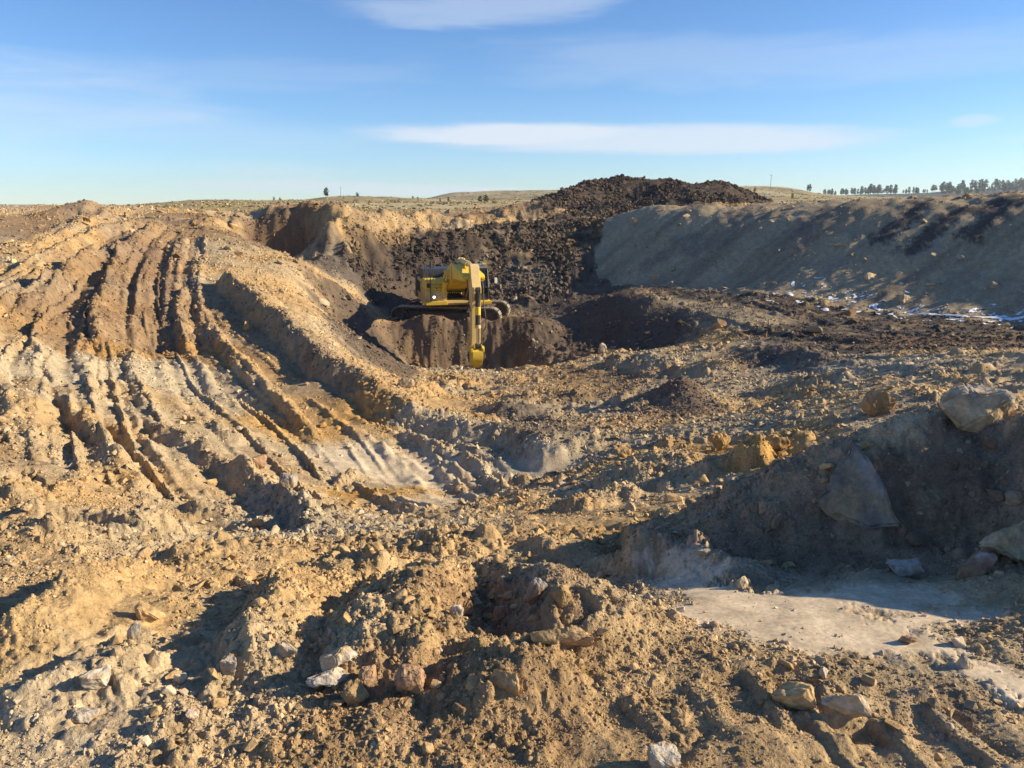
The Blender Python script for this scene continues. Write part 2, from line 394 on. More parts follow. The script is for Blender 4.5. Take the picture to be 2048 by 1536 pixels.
# --- windrows and berms
ridge([W(*q_)[:2] for q_ in BERM], .5, .9, .42, 8, .17, .02, True, BH)
ridge([W(*q_)[:2] for q_ in PILE]+TAIL, .5, .8, .55, 9, .12, .01, True, PILEH+[.62, .45, .2])
ridge([(0, 500), (102, 463), (191, 424), (235, 409)], .18, 0.473, 0.765, 11, .2)
ridge([(0, 547), (85, 507), (171, 466), (300, 432)], 0.281, 0.315, 0.637, 13, .2)
ridge([(0, 592), (100, 548), (200, 505), (270, 465), (325, 432)], 0.346, 0.236, 0.637, 14, .2)
ridge([(205, 690), (192, 640), (200, 585), (235, 505), (262, 480)], 0.367, 0.184, 0.574, 16, .2)
ridge([(374, 690), (362, 650), (356, 600), (372, 560)], 0.238, 0.158, 0.319, 22, .2)
ridge([(640, 880), (575, 815), (500, 733), (446, 688), (415, 636)], 0.117, 0.105, 0.204, 23, .2)
ridge([(170, 800), (190, 845), (222, 876), (290, 950), (340, 978)], 0.151, 0.0922, 0.229, 25, .2)
ridge([(312, 829), (390, 884), (469, 934), (566, 993), (664, 1040)], 0.178, 0.126, 0.229, 26, .2)
ridge([(460, 930), (560, 985), (660, 1035)], 0.127, 0.147, 0.178, 27, .2)
ridge([(395, 825), (441, 848), (504, 872)], 0.13, 0.0922, 0.204, 28, .2)
ridge([(768, 843), (854, 874), (939, 902), (980, 936), (1052, 980)], 0.0936, 0.0922, 0.153, 30, .2)
ridge([(871, 905), (919, 953), (967, 980)], 0.0691, 0.063, 0.102, 31, .2)
ridge([(790, 1010), (860, 1022), (905, 1028)], 0.0518, 0.042, 0.128, 32, .2)
ridge([(670, 950), (700, 935), (730, 930)], 0.106, 0.084, 0.128, 33, .2)
ridge([(0, 930), (40, 975), (10, 990)], .14, .2, .35, 34)
ridge([(360, 1000), (440, 1010), (560, 1040)], .12, .25, .3, 35)
ridge([(0, 1016), (156, 1026), (242, 1046), (290, 1062)], .12, .5, .12, 36, .3)
ridge([(0, 1090), (140, 1075), (300, 1062), (420, 1050)], .09, .3, .2, 37, .4)
ridge([(-60, 1270), (0, 1246), (78, 1203), (137, 1164), (219, 1125), (330, 1105)], .15, .10, .24, 38, .25)
ridge([(330, 1110), (460, 1095), (580, 1085)], .10, .25, .5, 39, .3)
ridge([(430, 1330), (490, 1265), (555, 1180), (610, 1140), (660, 1122)], .13, .17, .28, 40, .22)
ridge([(-40, 1400), (130, 1330), (240, 1275), (275, 1262)], .09, .16, .3, 41, .3)
ridge([(800, 1212), (880, 1150), (924, 1124), (1030, 1134), (1085, 1150), (1127, 1182), (1198, 1218), (1240, 1262)], .20, .5, .28, 42, .16)
ridge([(620, 1250), (790, 1228), (905, 1262), (990, 1286), (1041, 1322), (1075, 1400)], .14, .22, .34, 43, .25)
ridge([(640, 1330), (760, 1300), (880, 1310)], .08, .14, .2, 44, .3)
ridge([(700, 1090), (800, 1075), (900, 1085), (1010, 1075)], .07, .3, .25, 45, .5)
ridge([(620, 1130), (720, 1120), (800, 1130)], .10, .2, .3, 46, .4)
ridge([(1060, 1090), (1150, 1080), (1240, 1060)], .07, .25, .3, 47, .5)
ridge([(1220, 1130), (1330, 1105), (1450, 1120), (1570, 1125)], .09, .12, .16, 48, .4)
ridge([(1120, 1010), (1200, 985), (1290, 960)], .13, .25, .3, 49, .5)
ridge([(1180, 950), (1280, 930), (1400, 905)], .14, .3, .35, 50, .5)
ridge([(1380, 930), (1460, 905), (1560, 885)], .14, .25, .3, 51, .5)
ridge([(1030, 905), (1120, 895), (1240, 865)], .09, .35, .45, 52, .4)
ridge([(920, 850), (1030, 790), (1090, 780), (1180, 800)], .16, .5, .6, 53, .6)
ridge([(1200, 725), (1280, 712), (1350, 722)], .28, .5, .9, 54, .4)
ridge([(1330, 735), (1400, 722), (1480, 725)], .22, .5, .9, 55, .4)
ridge([(1480, 700), (1560, 690), (1680, 712)], .25, .6, .8, 56, .4)
ridge([(1500, 775), (1600, 765), (1720, 740)], .14, .4, .5, 57, .4)
ridge([(1560, 800), (1680, 775), (1800, 745)], .14, .4, .5, 58, .4)
ridge([(850, 755), (960, 752), (1060, 748)], .2, .5, .7, 59, .5)
ridge([(820, 780), (900, 770), (1000, 765)], .15, .4, .5, 60, .6)
ridge([(100, 422), (130, 416), (190, 416), (215, 420)], .45, 1.5, 1.3, 61, .2, .45)
ridge([(125, 418), (160, 414), (190, 416)], .1, 1.2, 1.0, 62, .3, .45)
ridge([(500, 432), (600, 425), (720, 428), (840, 428)], .28, 1.0, 1.0, 62, .4)
ridge([(760, 440), (850, 432), (960, 440)], .35, 1.0, 1.2, 63, .5)
ridge([(980, 420), (1040, 412), (1100, 410)], .3, 1.0, 1.2, 64, .5)
blob(1000, 1235, .33, .24, -.025, 1, 71)
blob(15, 962, .25, .35, -.16, .6, 72)
blob(900, 1350, .3, .3, -.07, 1, 73)
blob(740, 500, 1.4, 1.2, .5, .8, 74); blob(690, 500, 1.0, 1.0, .35, .8, 75)
for k, (pts, h, wl, wr) in enumerate((([(430, 700), (400, 640), (388, 560), (392, 500)], .2, .2, .5), ([(520, 770), (450, 700), (428, 655)], .14, .2, .4), ([(340, 760), (330, 700), (328, 640), (335, 560), (352, 500), (385, 460)], .16, .2, .5), ([(270, 760), (268, 690), (272, 620), (285, 550), (310, 490), (350, 450)], .18, .22, .5),
        ([(160, 700), (165, 650), (175, 600)], .16, .25, .5), ([(0, 640), (70, 600), (150, 545), (230, 480)], .25, .3, .6), ([(60, 720), (75, 670), (120, 620)], .16, .2, .5), ([(0, 520), (90, 485), (180, 443), (262, 418)], .28, .35, .8), ([(420, 455), (360, 452), (300, 466)], .2, .3, .6),
        ([(90, 900), (60, 830), (55, 780)], .14, .2, .4), ([(240, 830), (300, 880), (350, 930), (420, 970)], .12, .2, .35), ([(640, 830), (720, 870), (800, 900), (870, 940)], .08, .14, .25), ([(0, 860), (30, 810), (20, 760)], .15, .2, .4), ([(110, 980), (180, 940), (240, 930)], .1, .2, .3), ([(0, 740), (40, 745), (80, 760)], .12, .2, .3))):
    ridge(pts, h*.5, wl*.7, wr*.7, 120+k, .22)
# --- long parallel marks that follow the haul road round its bend
FLOW = [[(-100, 640), (0, 590), (100, 548), (200, 505), (270, 465), (325, 432)], [(0, 690), (60, 650), (120, 600), (180, 545), (235, 490), (300, 450), (360, 437)],
 [(60, 860), (80, 780), (110, 700), (150, 630), (200, 560), (245, 500), (310, 455), (380, 440)], [(220, 960), (190, 870), (180, 790), (185, 700), (195, 620), (225, 540), (270, 490), (330, 455), (395, 442)],
 [(400, 1010), (320, 930), (265, 850), (235, 760), (228, 680), (240, 600), (265, 530), (300, 480), (350, 455), (405, 443)], [(560, 1010), (470, 930), (385, 840), (325, 760), (292, 680), (285, 600), (295, 540), (320, 490), (365, 458), (412, 445)],
 [(680, 1000), (590, 910), (490, 820), (400, 730), (350, 660), (335, 590), (335, 530), (350, 485), (385, 458), (418, 446)], [(800, 985), (700, 890), (600, 810), (500, 730), (420, 660), (385, 600), (375, 540), (380, 490), (400, 460), (424, 447)],
 [(960, 985), (860, 905), (760, 845), (660, 780), (560, 715), (470, 660), (410, 610), (395, 540), (400, 490), (415, 460), (428, 448)]]
fu, fv, fq, fs_ = [], [], [], []
for k, ln_ in enumerate(FLOW):
    hh_ = catmull(hits(ln_), 3)
    for q_ in hh_: fu.append(math.atan2(q_[0], q_[1])); fv.append(math.log(math.hypot(*q_))); fq.append(k)
fu, fv, fq = np.array(fu), np.array(fv), np.array(fq, float)
Kf = np.hypot(fu[:, None]-fu[None], fv[:, None]-fv[None]); wf = np.linalg.solve(Kf+np.eye(len(fu))*1e-3, fq-fq.mean())
gr_ = inpoly(wpts([(-400, 440, 33), (330, 437, 37.5), (420, 437, 37), (410, 470, 31), (396, 520, 27), (398, 604, 21.5), (470, 660, 18.5), (560, 715, 16.3), (640, 770, 14.3), (800, 855, 12), (1000, 930, 9.9), (1040, 990, 8.5), (820, 1030, 7.4), (560, 1040, 6.9), (250, 990, 6.6), (0, 900, 7), (-400, 860, 7.4)]), X, Y)
gi_ = np.nonzero(gr_)[0]
qv = np.empty(len(gi_))
for a_ in range(0, len(gi_), 20000):
    g_ = gi_[a_:a_+20000]
    qv[a_:a_+20000] = np.hypot(np.arctan2(X[g_], Y[g_])[:, None]-fu[None], np.log(RR[g_])[:, None]-fv[None])@wf+fq.mean()
xg, yg, rg_ = X[gi_], Y[gi_], RR[gi_]
qv = (qv+.03*gn(xg*1.0, yg*1.0, 901)+.022*gn(xg*6, yg*6, 902)).astype(F32)
rq = np.random.default_rng(12); hz = np.zeros(len(gi_), F32); rm = np.zeros(len(gi_), F32); q0 = -1.5
edge = sst(0, 1, np.minimum(1, 1.0)); k = 0
while q0 < 9.5:
    q0 += rq.uniform(.10, .32); k += 1
    h_ = rq.choice([.025, .04, .06, .09, .125], p=[.25, .3, .25, .14, .06]); wl_, wr_ = rq.uniform(.03, .06), rq.uniform(.07, .17)
    d_ = qv-q0
    pr = np.clip(np.where(d_ < 0, 1+d_/wl_, 1-d_/wr_), 0, 1)
    al_ = sst(-.15, .45, gn(rg_*.16+k*7.7, xg*.02+k*3.1, 903)+.35*gn(rg_*.6, xg*.5+k, 904))
    hz = np.maximum(hz, pr*h_*al_); rm = np.maximum(rm, pr*al_*min(1, h_/.1))
# pressed bands with cleat bars across them
bm_ = sst(.05, .3, gn(qv*1.15, rg_*.05, 905))
qb = np.abs((((rg_+.12*gn(xg*2, yg*2, 906))/.21) % 1.0)-.5)*2
ql = np.abs((((rg_+.3*gn(xg, yg, 907))/.55) % 1.0)-.5)*2
Z[gi_] += hz*(.72+.28*sst(13, 19, rg_))-.045*bm_*(1-rm)+bm_*(1-rm)*(.022*sst(.5, .85, qb)*sst(16, 9, rg_)+.030*sst(.55, .9, ql)*sst(7, 14, rg_)*(.5+.8*gn(xg*.7, yg*.7, 908)))
RIDGE[gi_] = np.maximum(RIDGE[gi_], rm)
# --- crawler and tyre marks
for k, (off, dp) in enumerate(((0, .05), (26, .05))):
    rut([(330+off*.6, 470), (305+off, 560), (300+off*1.4, 650), (320+off*1.7, 740), (360+off*2, 820), (430+off*2.6, 900), (540+off*3.3, 970)], .3, dp, .03, .03, .2, 80+k)
rut([(395, 470), (380, 540), (375, 620), (400, 690), (470, 770), (560, 850), (640, 920)], .28, .09, .04, .03, .2, 83)
rut([(262, 480), (225, 580), (215, 680), (228, 780), (262, 870), (320, 950), (400, 1020)], .28, .10, .04, .035, .2, 84)
rut([(120, 520), (40, 640), (60, 760), (110, 860), (200, 960)], .28, .09, .03, .035, .2, 85)
rut([(150, 560), (110, 660), (130, 760), (180, 850), (270, 940)], .28, .09, .03, .03, .2, 86)
rut([(640, 790), (760, 862), (860, 925), (930, 985)], .28, .04, .03, .02, .2, 87)
rut([(700, 810), (830, 868), (960, 925), (1010, 950)], .22, .04, .02, .02, .2, 88)
rut([(0, 1130), (150, 1100), (330, 1075), (480, 1075)], .18, .03, .02, .03, .2, 89)
rut([(0, 1390), (140, 1335), (260, 1285), (380, 1240)], .12, .03, .015, .012, .2, 90)
rut([(1190, 1480), (1400, 1420), (1620, 1405), (1850, 1440)], .17, .02, .02, .034, .22, 91)
rut([(1000, 1300), (1120, 1285), (1240, 1255)], .10, .03, .02, .05, .2, 92)
rut([(1560, 1530), (1760, 1490), (1980, 1450)], .14, .02, .02, .035, .22, 93)
rut([(300, 1185), (420, 1175), (540, 1165)], .12, .03, .015, .03, .16, 94)
rut([(1600, 715), (1750, 722), (1950, 715), (2100, 720)], .5, .06, .04, .0, .3, 95)
rut([(1560, 745), (1750, 748), (1950, 735)], .4, .06, .04, .0, .3, 96)
rut([(1330, 620), (1450, 650), (1600, 680), (1800, 690)], .4, .06, .04, .0, .3, 97)
rut([(1450, 600), (1600, 640), (1800, 670), (2000, 680)], .4, .06, .04, .0, .3, 98)

# --- masks of character
POLY = {
 'embank': wpts([(1190, 548, 39.9), (1290, 566, 36.6), (1500, 580, 32.5), (1650, 600, 29.6), (1800, 628, 27.2), (2048, 648, 24.8), (2400, 684, 21.8), (3000, 384, 21.5), (3000, 380, 22.6), (2400, 385, 28.6), (2048, 395, 32.8), (1850, 401, 35.3), (1700, 404, 37.3), (1600, 412, 38.8), (1500, 416, 40.3), (1400, 411, 41.8), (1300, 414, 43.8), (1225, 434, 45)]),
 'heap': wpts([(1080, 406, 49), (1150, 384, 50.5), (1225, 434, 45.6), (1300, 420, 45), (1420, 415, 43.4), (1520, 410, 43.5), (1545, 410, 52), (1540, 425, 60), (1430, 425, 70), (1255, 425, 72), (1060, 425, 66)]),
 'debris': wpts([(690, 505, 36), (745, 600, 33.6), (800, 592, 36), (900, 600, 36.8), (1000, 600, 37), (1080, 590, 37), (1180, 560, 39), (1225, 434, 45), (1150, 430, 50), (1080, 440, 46.6), (950, 456, 44.6), (880, 470, 42.6), (760, 476, 40.6), (700, 498, 38.2)]),
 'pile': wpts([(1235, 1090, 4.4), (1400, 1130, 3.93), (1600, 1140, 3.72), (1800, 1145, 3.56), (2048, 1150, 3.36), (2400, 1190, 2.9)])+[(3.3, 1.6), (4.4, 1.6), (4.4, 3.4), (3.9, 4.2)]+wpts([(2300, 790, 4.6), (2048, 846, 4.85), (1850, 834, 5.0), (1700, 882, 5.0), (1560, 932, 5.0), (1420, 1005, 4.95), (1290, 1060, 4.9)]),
 'mound': wpts([(1255, 838, 13.0), (1350, 842, 12.8), (1450, 838, 12.9), (1450, 800, 14.6), (1400, 770, 15.3), (1370, 760, 15.6), (1330, 770, 15.3), (1280, 800, 14.6)]),
 'berm': wpts([(396, 604, 21.2), (470, 662, 18.4), (560, 718, 16.3), (640, 770, 14.4), (720, 815, 13.1), (800, 858, 12.0), (900, 897, 10.9), (1010, 930, 9.9), (1110, 930, 9.2), (1110, 920, 10.2), (1010, 880, 11.6), (890, 828, 13), (790, 786, 14), (715, 740, 15.4), (660, 692, 16.8), (585, 630, 20), (500, 580, 23), (430, 546, 24.2)]),
 'knoll': wpts([(105, 420, 42.2), (160, 420, 42.6), (200, 418, 43.4), (205, 410, 47), (150, 410, 48), (100, 410, 46)]),
 'road': wpts([(60, 860, 8.2), (250, 930, 7.6), (480, 1000, 7.4), (700, 1010, 7.9), (1000, 985, 8.6), (1010, 932, 9.85), (900, 900, 10.8), (800, 861, 11.9), (720, 818, 13.0), (640, 773, 14.3), (560, 721, 16.2), (470, 665, 18.3), (396, 607, 21.1), (394, 520, 27.2), (400, 470, 31.6), (410, 440, 36.6), (330, 437, 36.8), (250, 480, 29), (200, 560, 22.5), (150, 640, 17.8), (100, 720, 13)]),
 'trench': wpts([(768, 640, 31.9), (1170, 640, 32.1), (1200, 700, 28.5), (1160, 722, 26.8), (760, 728, 26.6), (735, 690, 28)]),
 'floor': wpts([(1290, 566, 36.4), (1500, 580, 32.3), (1650, 600, 29.4), (1800, 628, 27), (2048, 648, 24.6), (2400, 684, 21.6), (2400, 715, 17.5), (2048, 700, 18), (1900, 706, 18.5), (1750, 714, 18.6), (1600, 704, 20), (1520, 698, 22.3), (1478, 678, 24.2), (1383, 628, 28.8), (1290, 590, 32.8)]),
}
POLY['left_slope'] = wpts([(-400, 440, 33), (330, 437, 36.8), (250, 480, 29), (200, 560, 22.5), (150, 640, 17.8), (100, 720, 13), (60, 860, 8.2), (-400, 860, 7.4)])
JX = X+(gn(X*.5, Y*.5, 701)*.5+gn(X*1.7, Y*1.7, 702)*.22)*sst(3, 25, RR); JY = Y+(gn(X*.5, Y*.5, 703)*.5+gn(X*1.7, Y*1.7, 704)*.22)*sst(3, 25, RR)
def pmask(name, soft=0):
    return inpoly(POLY[name], JX, JY)
M = {k: pmask(k) for k in POLY}
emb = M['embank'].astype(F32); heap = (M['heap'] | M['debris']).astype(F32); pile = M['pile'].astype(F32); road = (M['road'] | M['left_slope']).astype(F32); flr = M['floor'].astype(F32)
mnd = M['mound'].astype(F32)
# smooth pale dust on the right foreground and a few other flat spots
def capsule(px, wd, soft=.5, seed=3, rough=.5, G=None, raw=None):
    ln = raw if raw is not None else np.array(hits(px, G))
    if len(ln) == 1: ln = np.array([ln[0], ln[0]+np.array([.001, 0])])
    s, d, al, tot = polydist(ln, wd*(1.6+rough))
    m = np.zeros(len(X), F32)
    if len(s):
        dd = np.abs(d)/wd+rough*(gn(X[s]/wd*.9, Y[s]/wd*.9, seed)+.6*gn(X[s]/wd*2.7, Y[s]/wd*2.7, seed+1)+.4*gn(X[s]/wd*8, Y[s]/wd*8, seed+2))
        m[s] = sst(1+soft, 1-soft, dd)
    return m
ZB = Z.reshape(NR, NC).astype(float)
dust = np.maximum.reduce([capsule([(1340, 1150), (1430, 1190), (1540, 1225), (1700, 1260)], .17, .35, 7, .7), capsule([(1450, 1200), (1650, 1200), (1850, 1195)], .16, .4, 8, .5),
                          capsule([(1700, 1270), (1850, 1240), (1980, 1230)], .06, .5, 9, .8), capsule([(1950, 1340), (2030, 1370)], .08, .5, 10, .7),
                          capsule([(1400, 1225), (1560, 1275), (1850, 1290)], .11, .4, 12, .7)])
slick = np.maximum.reduce([capsule([(730, 925), (800, 950), (860, 965)], .55, .4, 13, .4), capsule([(830, 1005), (900, 1000)], .35, .4, 14, .5), capsule([(1040, 940), (1100, 935)], .4, .4, 15, .4)])

# --- small relief: rough soil at every scale the picture resolves
i = NEAR; x, y, r = X[i], Y[i], RR[i]
patch = .5+.5*np.clip(fbm(x*.45, y*.45, 41, 3)*1.3, -1, 1)
am = (.62+.85*patch)*(1-.62*road[i])*(1-.9*emb[i])*(1-.35*flr[i])*(1-.88*dust[i])*(1-.75*slick[i])*(1-.35*pile[i])
calm = am.copy()
for lam, amp in ((2.1, .034), (1.05, .032), (.52, .026), (.26, .0150), (.13, .0078), (.066, .0042), (.034, .0022)):
    ok = np.nonzero(r < lam/.0035)[0]
    fade = sst(lam/.0035, lam/.0055, r[ok])
    n1 = gn(x[ok]/lam, y[ok]/lam, int(lam*1000))
    n1 = np.where(n1 > 0, n1*1.15, n1*.7)+.5*(np.abs(n1)-.3)
    Z[i[ok]] += amp*n1*am[ok]*fade*(1+1.2*heap[i[ok]])
# fine streaks of tracked earth across the haul road
sx = gn(x*1.1, y*6.5, 57)+.7*gn(x*2.2, y*13, 58)
Z[i] += .030*sx*(.25*(1-dust[i])*sst(4.5, 6, r)+.75*road[i])*sst(34, 14, r)*(.4+patch)
trn = M['trench'].astype(F32)[i]
Z[i] += trn*(.10*gn(x*1.1, y*.9, 821)+.09*gn(x*2.6, y*2.0, 822)+.07*gn(x*5.5, y*4.5, 824)-.07*np.abs(gn(x*1.9, y*1.1, 823)))
ct = inpoly(wpts([(440, 436, 45), (1100, 420, 49), (1080, 440, 45), (700, 520, 35.5), (480, 520, 35)]), JX[i], JY[i]).astype(F32)
Z[i] += ct*(.20*gn(x*.9, y*.6, 831)+.13*gn(x*2.1, y*1.4, 832)-.14*np.abs(gn(x*1.3, y*.5, 833)))
ea, ed = x*.78-y*.62, -x*.62-y*.78
fur = gn(ea*.75+.42*ed, ed*.10, 61)+.6*gn(ea*1.7+.9*ed, ed*.22, 62)+.35*gn(ea*4+1.8*ed, ed*.6, 63)
Z[i] += emb[i]*(.05*gn(x*.8, y*.8, 841)+.05*gn(x*2, y*2, 842)+.075*fur)
# gullies on steep faces
gl = np.abs(gn(x*.55-y*.5, y*.2+x*.1, 61))+.6*np.abs(gn(x*1.7-y*1.2, y*.5+x*.3, 62))+.4*np.abs(gn(x*4, y*3, 63))

def clods(s, prob, asp, seed, msk, rmax=None):
    lim = s/.0042 if rmax is None else rmax
    kk = np.nonzero((RR[NEAR] < lim) & (msk > .04))[0]; k = NEAR[kk]
    if not len(k): return
    px, py = X[k]/s, Y[k]/s
    ix, iy = np.floor(px).astype(np.int32), np.floor(py).astype(np.int32)
    best = np.zeros(len(k), F32)
    m = msk[kk]*sst(lim, lim*.7, RR[k])
    for a in (-1, 0, 1):
        for b in (-1, 0, 1):
            h = hsh(ix+a, iy+b, seed)
            u1 = (h & np.uint32(1023)).astype(F32)/1023; u2 = ((h >> np.uint32(10)) & np.uint32(1023)).astype(F32)/1023; u3 = ((h >> np.uint32(20)) & np.uint32(1023)).astype(F32)/1023
            g = hsh(ix+a, iy+b, seed+77)
            v1 = (g & np.uint32(255)).astype(F32)/255; v2 = ((g >> np.uint32(8)) & np.uint32(255)).astype(F32)/255; v3 = ((g >> np.uint32(16)) & np.uint32(255)).astype(F32)/255
            on = (v3 < prob*np.clip(m*1.2, 0, 1))
            dx, dy = px-(ix+a+u1), py-(iy+b+u2)
            R = .16+.40*u3*u3*u3+.12*u3
            th = v1*3.1416*2; c_, s_ = np.cos(th), np.sin(th)
            q1, q2 = dx*c_+dy*s_, -dx*s_+dy*c_
            q1 = q1*(.8+.5*v2); q2 = q2*(1.25-.4*v2)
            d = np.maximum(np.maximum(np.abs(q1), np.abs(.5*q1+.87*q2)*(1+.25*v1)), np.abs(.55*q1-.8*q2)*(.85+.3*v2))
            d = .72*d+.28*np.hypot(q1, q2)
            hh = np.clip(1.9*(1-d/R), 0, 1); hh = hh*(1.5-.5*hh)
            hh = hh*R*(1+.55*(q1*(v2-.5)*2+q2*(v1-.5)*2)/R)*on
            best = np.maximum(best, hh)
    Z[k] += best*s*asp*np.minimum(1, m*1.5)
rough_m = np.clip(.25+1.1*fbm(x*.7, y*.7, 43, 3), 0, 1)
base_m = np.clip((.35+rough_m+.5*RIDGE[i]+.5*pile[i])*(1-.6*road[i]*(1-RIDGE[i]))*(1-.6*emb[i])*(1-.95*dust[i])*(1-.9*slick[i]), 0, 1.2)
midz = sst(5, 8, r)*sst(-3.5, 0, x)
clods(.62, .5, .40, 101, np.clip(.45*rough_m*(1-road[i])*(1-emb[i])*sst(4, 8, r)+.12*heap[i]*np.clip(rough_m*1.5, 0, 1), 0, 1))
clods(.30, .55, .5, 102, np.clip((.2+.8*rough_m)*(1-.92*road[i])*(1-.8*emb[i])*(1-dust[i])*(.5+.5*midz)*sst(2.2, 3.6, r)+.35*heap[i], 0, 1))
clods(.15, .7, .55, 103, base_m*np.clip(.35+.9*fbm(x*1.5, y*1.5, 44, 2), 0, 1))
clods(.075, .8, .6, 104, base_m*np.clip(.6+.9*fbm(x*2.5, y*2.5, 45, 2), 0, 1))
clods(.040, .85, .6, 105, np.clip(base_m*np.clip(.7+.8*fbm(x*4, y*4, 46, 2), 0, 1)+.05*dust[i], 0, 1))
clods(.022, .9, .55, 106, np.clip(base_m*.9, 0, 1))
ZB = Z.reshape(NR, NC).astype(float)

# ------------------------------------------------------------------ soil colours (the dry earth's own colours, patch by patch, plus some painted shade)
C = np.empty((len(X), 3), F32)
TAN, GREY, OCH, BLK, BRN, PALE, OLV = (np.array(c, F32) for c in ((.445, .30, .148), (.385, .32, .22), (.45, .25, .06), (.060, .050, .045), (.20, .125, .078), (.56, .46, .33), (.41, .32, .20)))
GRASS = np.array((.36, .28, .14), F32)
C[:] = TAN
def mixc(col, m):
    m = np.asarray(m, F32)[:, None]
    C[:] = C*(1-m)+np.asarray(col, F32)*m
nA = fbm(X*.35, Y*.35, 201, 4); nB = fbm(X*1.1, Y*1.1, 205, 4); nC = fbm(X*4.2, Y*4.2, 209, 3)
mixc(GREY, np.clip(.24+.75*nA, 0, .7)*(RR < 70))
mixc(BRN, np.clip(-.15+.8*nB, 0, .5)*(RR < 70))
mixc(OCH*.5+TAN*.5, np.clip(-.25-.8*nA+.3*nB, 0, .55)*(RR < 70))
def paint(col, px, wd, st_=1., soft=.5, seed=3, rough=.7):
    mixc(col, st_*capsule(px, wd, soft, seed, rough))
# road: brown shale bands, painted berm shade, grey and pale clay, ochre seep
paint(BRN, [(320, 500), (320, 600), (335, 680)], 1.0, .55, .6, 301)
paint(BRN*.9, [(200, 560), (150, 650), (220, 690)], 1.5, .6, .6, 302)
paint(BRN, [(380, 430), (330, 450), (240, 500)], 1.6, .6, .6, 303)
paint(BRN*.8, [(450, 600), (600, 710), (720, 800)], .8, .35, .6, 304)  # brown deepens the berm's left face, its shade put into the colour
paint(GREY*1.15, [(60, 740), (200, 745), (340, 760)], 1.0, .8, .6, 305)
paint(GREY*1.1, [(350, 745), (420, 800)], .7, .6, .6, 306)
paint(GREY*1.05, [(200, 880), (350, 920), (480, 990), (620, 1050)], .7, .5, .6, 307)
paint(OCH, [(210, 700), (300, 712), (380, 690)], .5, .45, .7, 308)
paint(OCH, [(540, 850), (620, 872), (690, 845)], .5, .55, .6, 309)
paint(OCH*.9+TAN*.1, [(700, 990), (800, 985), (860, 980)], .28, .8, .6, 310)
paint(OCH*.7+TAN*.3, [(720, 820), (780, 840)], .5, .6, .6, 311)
paint(PALE*.95, [(700, 915), (780, 930), (850, 955)], .6, .75, .5, 312, .4)
paint(PALE*.95, [(1030, 945), (1100, 930)], .5, .75, .5, 313, .4)
paint(GREY*1.2, [(830, 845), (930, 890), (1000, 920)], .5, .7, .5, 314)
paint(PALE*.9, [(820, 1005), (920, 1000)], .4, .5, .5, 315)
paint(GREY, [(560, 980), (640, 1030), (700, 1060)], .5, .7, .6, 316)
# tan foreground berms left
tn = np.array((.48, .32, .15), F32)
paint(tn, [(0, 1300), (150, 1220), (300, 1170), (520, 1120)], .5, .8, .6, 317, .4)
paint(tn, [(560, 1180), (640, 1160), (700, 1180), (820, 1150)], .35, .8, .6, 318, .4)
paint(tn*.9, [(700, 1080), (900, 1090), (1050, 1080)], .5, .6, .6, 319)
paint(GREY*1.2, [(200, 1400), (380, 1330), (560, 1320)], .35, .45, .7, 320)
paint(PALE*.9, [(0, 1440), (120, 1420), (250, 1500)], .3, .3, .7, 321)
paint(BRN*1.1, [(800, 1400), (900, 1360), (980, 1420)], .25, .7, .6, 322)
paint(BRN*1.1, [(900, 1180), (1000, 1220), (1100, 1230)], .2, .6, .6, 323)  # shade of the near hollow, painted as darker brown
paint(TAN*.9, [(1000, 1450), (1300, 1420), (1700, 1450)], .5, .5, .7, 324)
mixc(np.array((.60, .475, .325), F32), dust*.95)
# right middle: olive and ochre lumps, grey clay
paint(GREY*.9, [(1150, 880), (1300, 880), (1450, 850)], .9, .7, .6, 330)
paint(OLV*1.2, [(1180, 970), (1300, 990), (1400, 960)], .6, .6, .6, 331)
paint(OCH, [(1400, 895), (1450, 900), (1530, 920)], .35, .5, .6, 332)
paint(OCH*.8+TAN*.2, [(1600, 860), (1560, 900)], .4, .6, .6, 333)
paint(TAN*1.1, [(1650, 800), (1850, 770), (2048, 740)], .9, .75, .6, 334)
paint(GREY, [(1250, 790), (1500, 770), (1700, 740)], 1.2, .6, .6, 335)
paint(GREY*1.1, [(1650, 715), (1850, 725), (2048, 715)], 1.6, .65, .6, 336)
paint(BLK*1.6, [(1010, 820), (1040, 835), (1080, 850)], .6, .7, .6, 337)
paint(BRN*.6, [(1130, 745), (1250, 770), (1150, 790)], .8, .5, .6, 338)
paint(BLK*1.8, [(1360, 765), (1390, 800), (1380, 830)], .6, .8, .6, 339)
paint(BRN*.9, [(1310, 790), (1290, 830)], .7, .5, .6, 340)
# pit: dark shale, with shade painted in beside the machine
paint(BLK*1.5, [(700, 540), (760, 500), (860, 500), (760, 580)], 2.0, .9, .6, 341)
mixc(np.array((.064, .048, .038), F32), M['debris']*np.clip(.9+.4*nB, 0, .97))
paint(BLK*1.5, [(690, 640), (740, 650), (720, 690), (760, 700)], .9, .75, .6, 342)  # shale black that also paints in the excavator's shadow streak
paint(BRN*.75, [(800, 680), (880, 690), (930, 680)], 1.5, .8, .6, 343)
paint(TAN*.7, [(830, 700), (870, 710)], .6, .5, .6, 344)
paint(BLK*1.5, [(1080, 590), (1150, 620), (1180, 680), (1130, 690)], 2.0, .85, .6, 345)
paint(BLK*1.4, [(1200, 560), (1250, 620), (1310, 660), (1280, 690)], 1.2, .8, .6, 346)
paint(BRN*1.0, [(1000, 640), (1060, 660), (1130, 700)], .9, .6, .6, 347)
paint(GREY*.7, [(990, 600), (1040, 590), (1060, 560)], 1.2, .5, .6, 348)
mixc(BLK*1.15, flr*np.clip(.88+.5*nB, 0, .96))
paint(OLV*.9, [(1320, 600), (1420, 620), (1500, 640)], 1.1, .75, .5, 349)
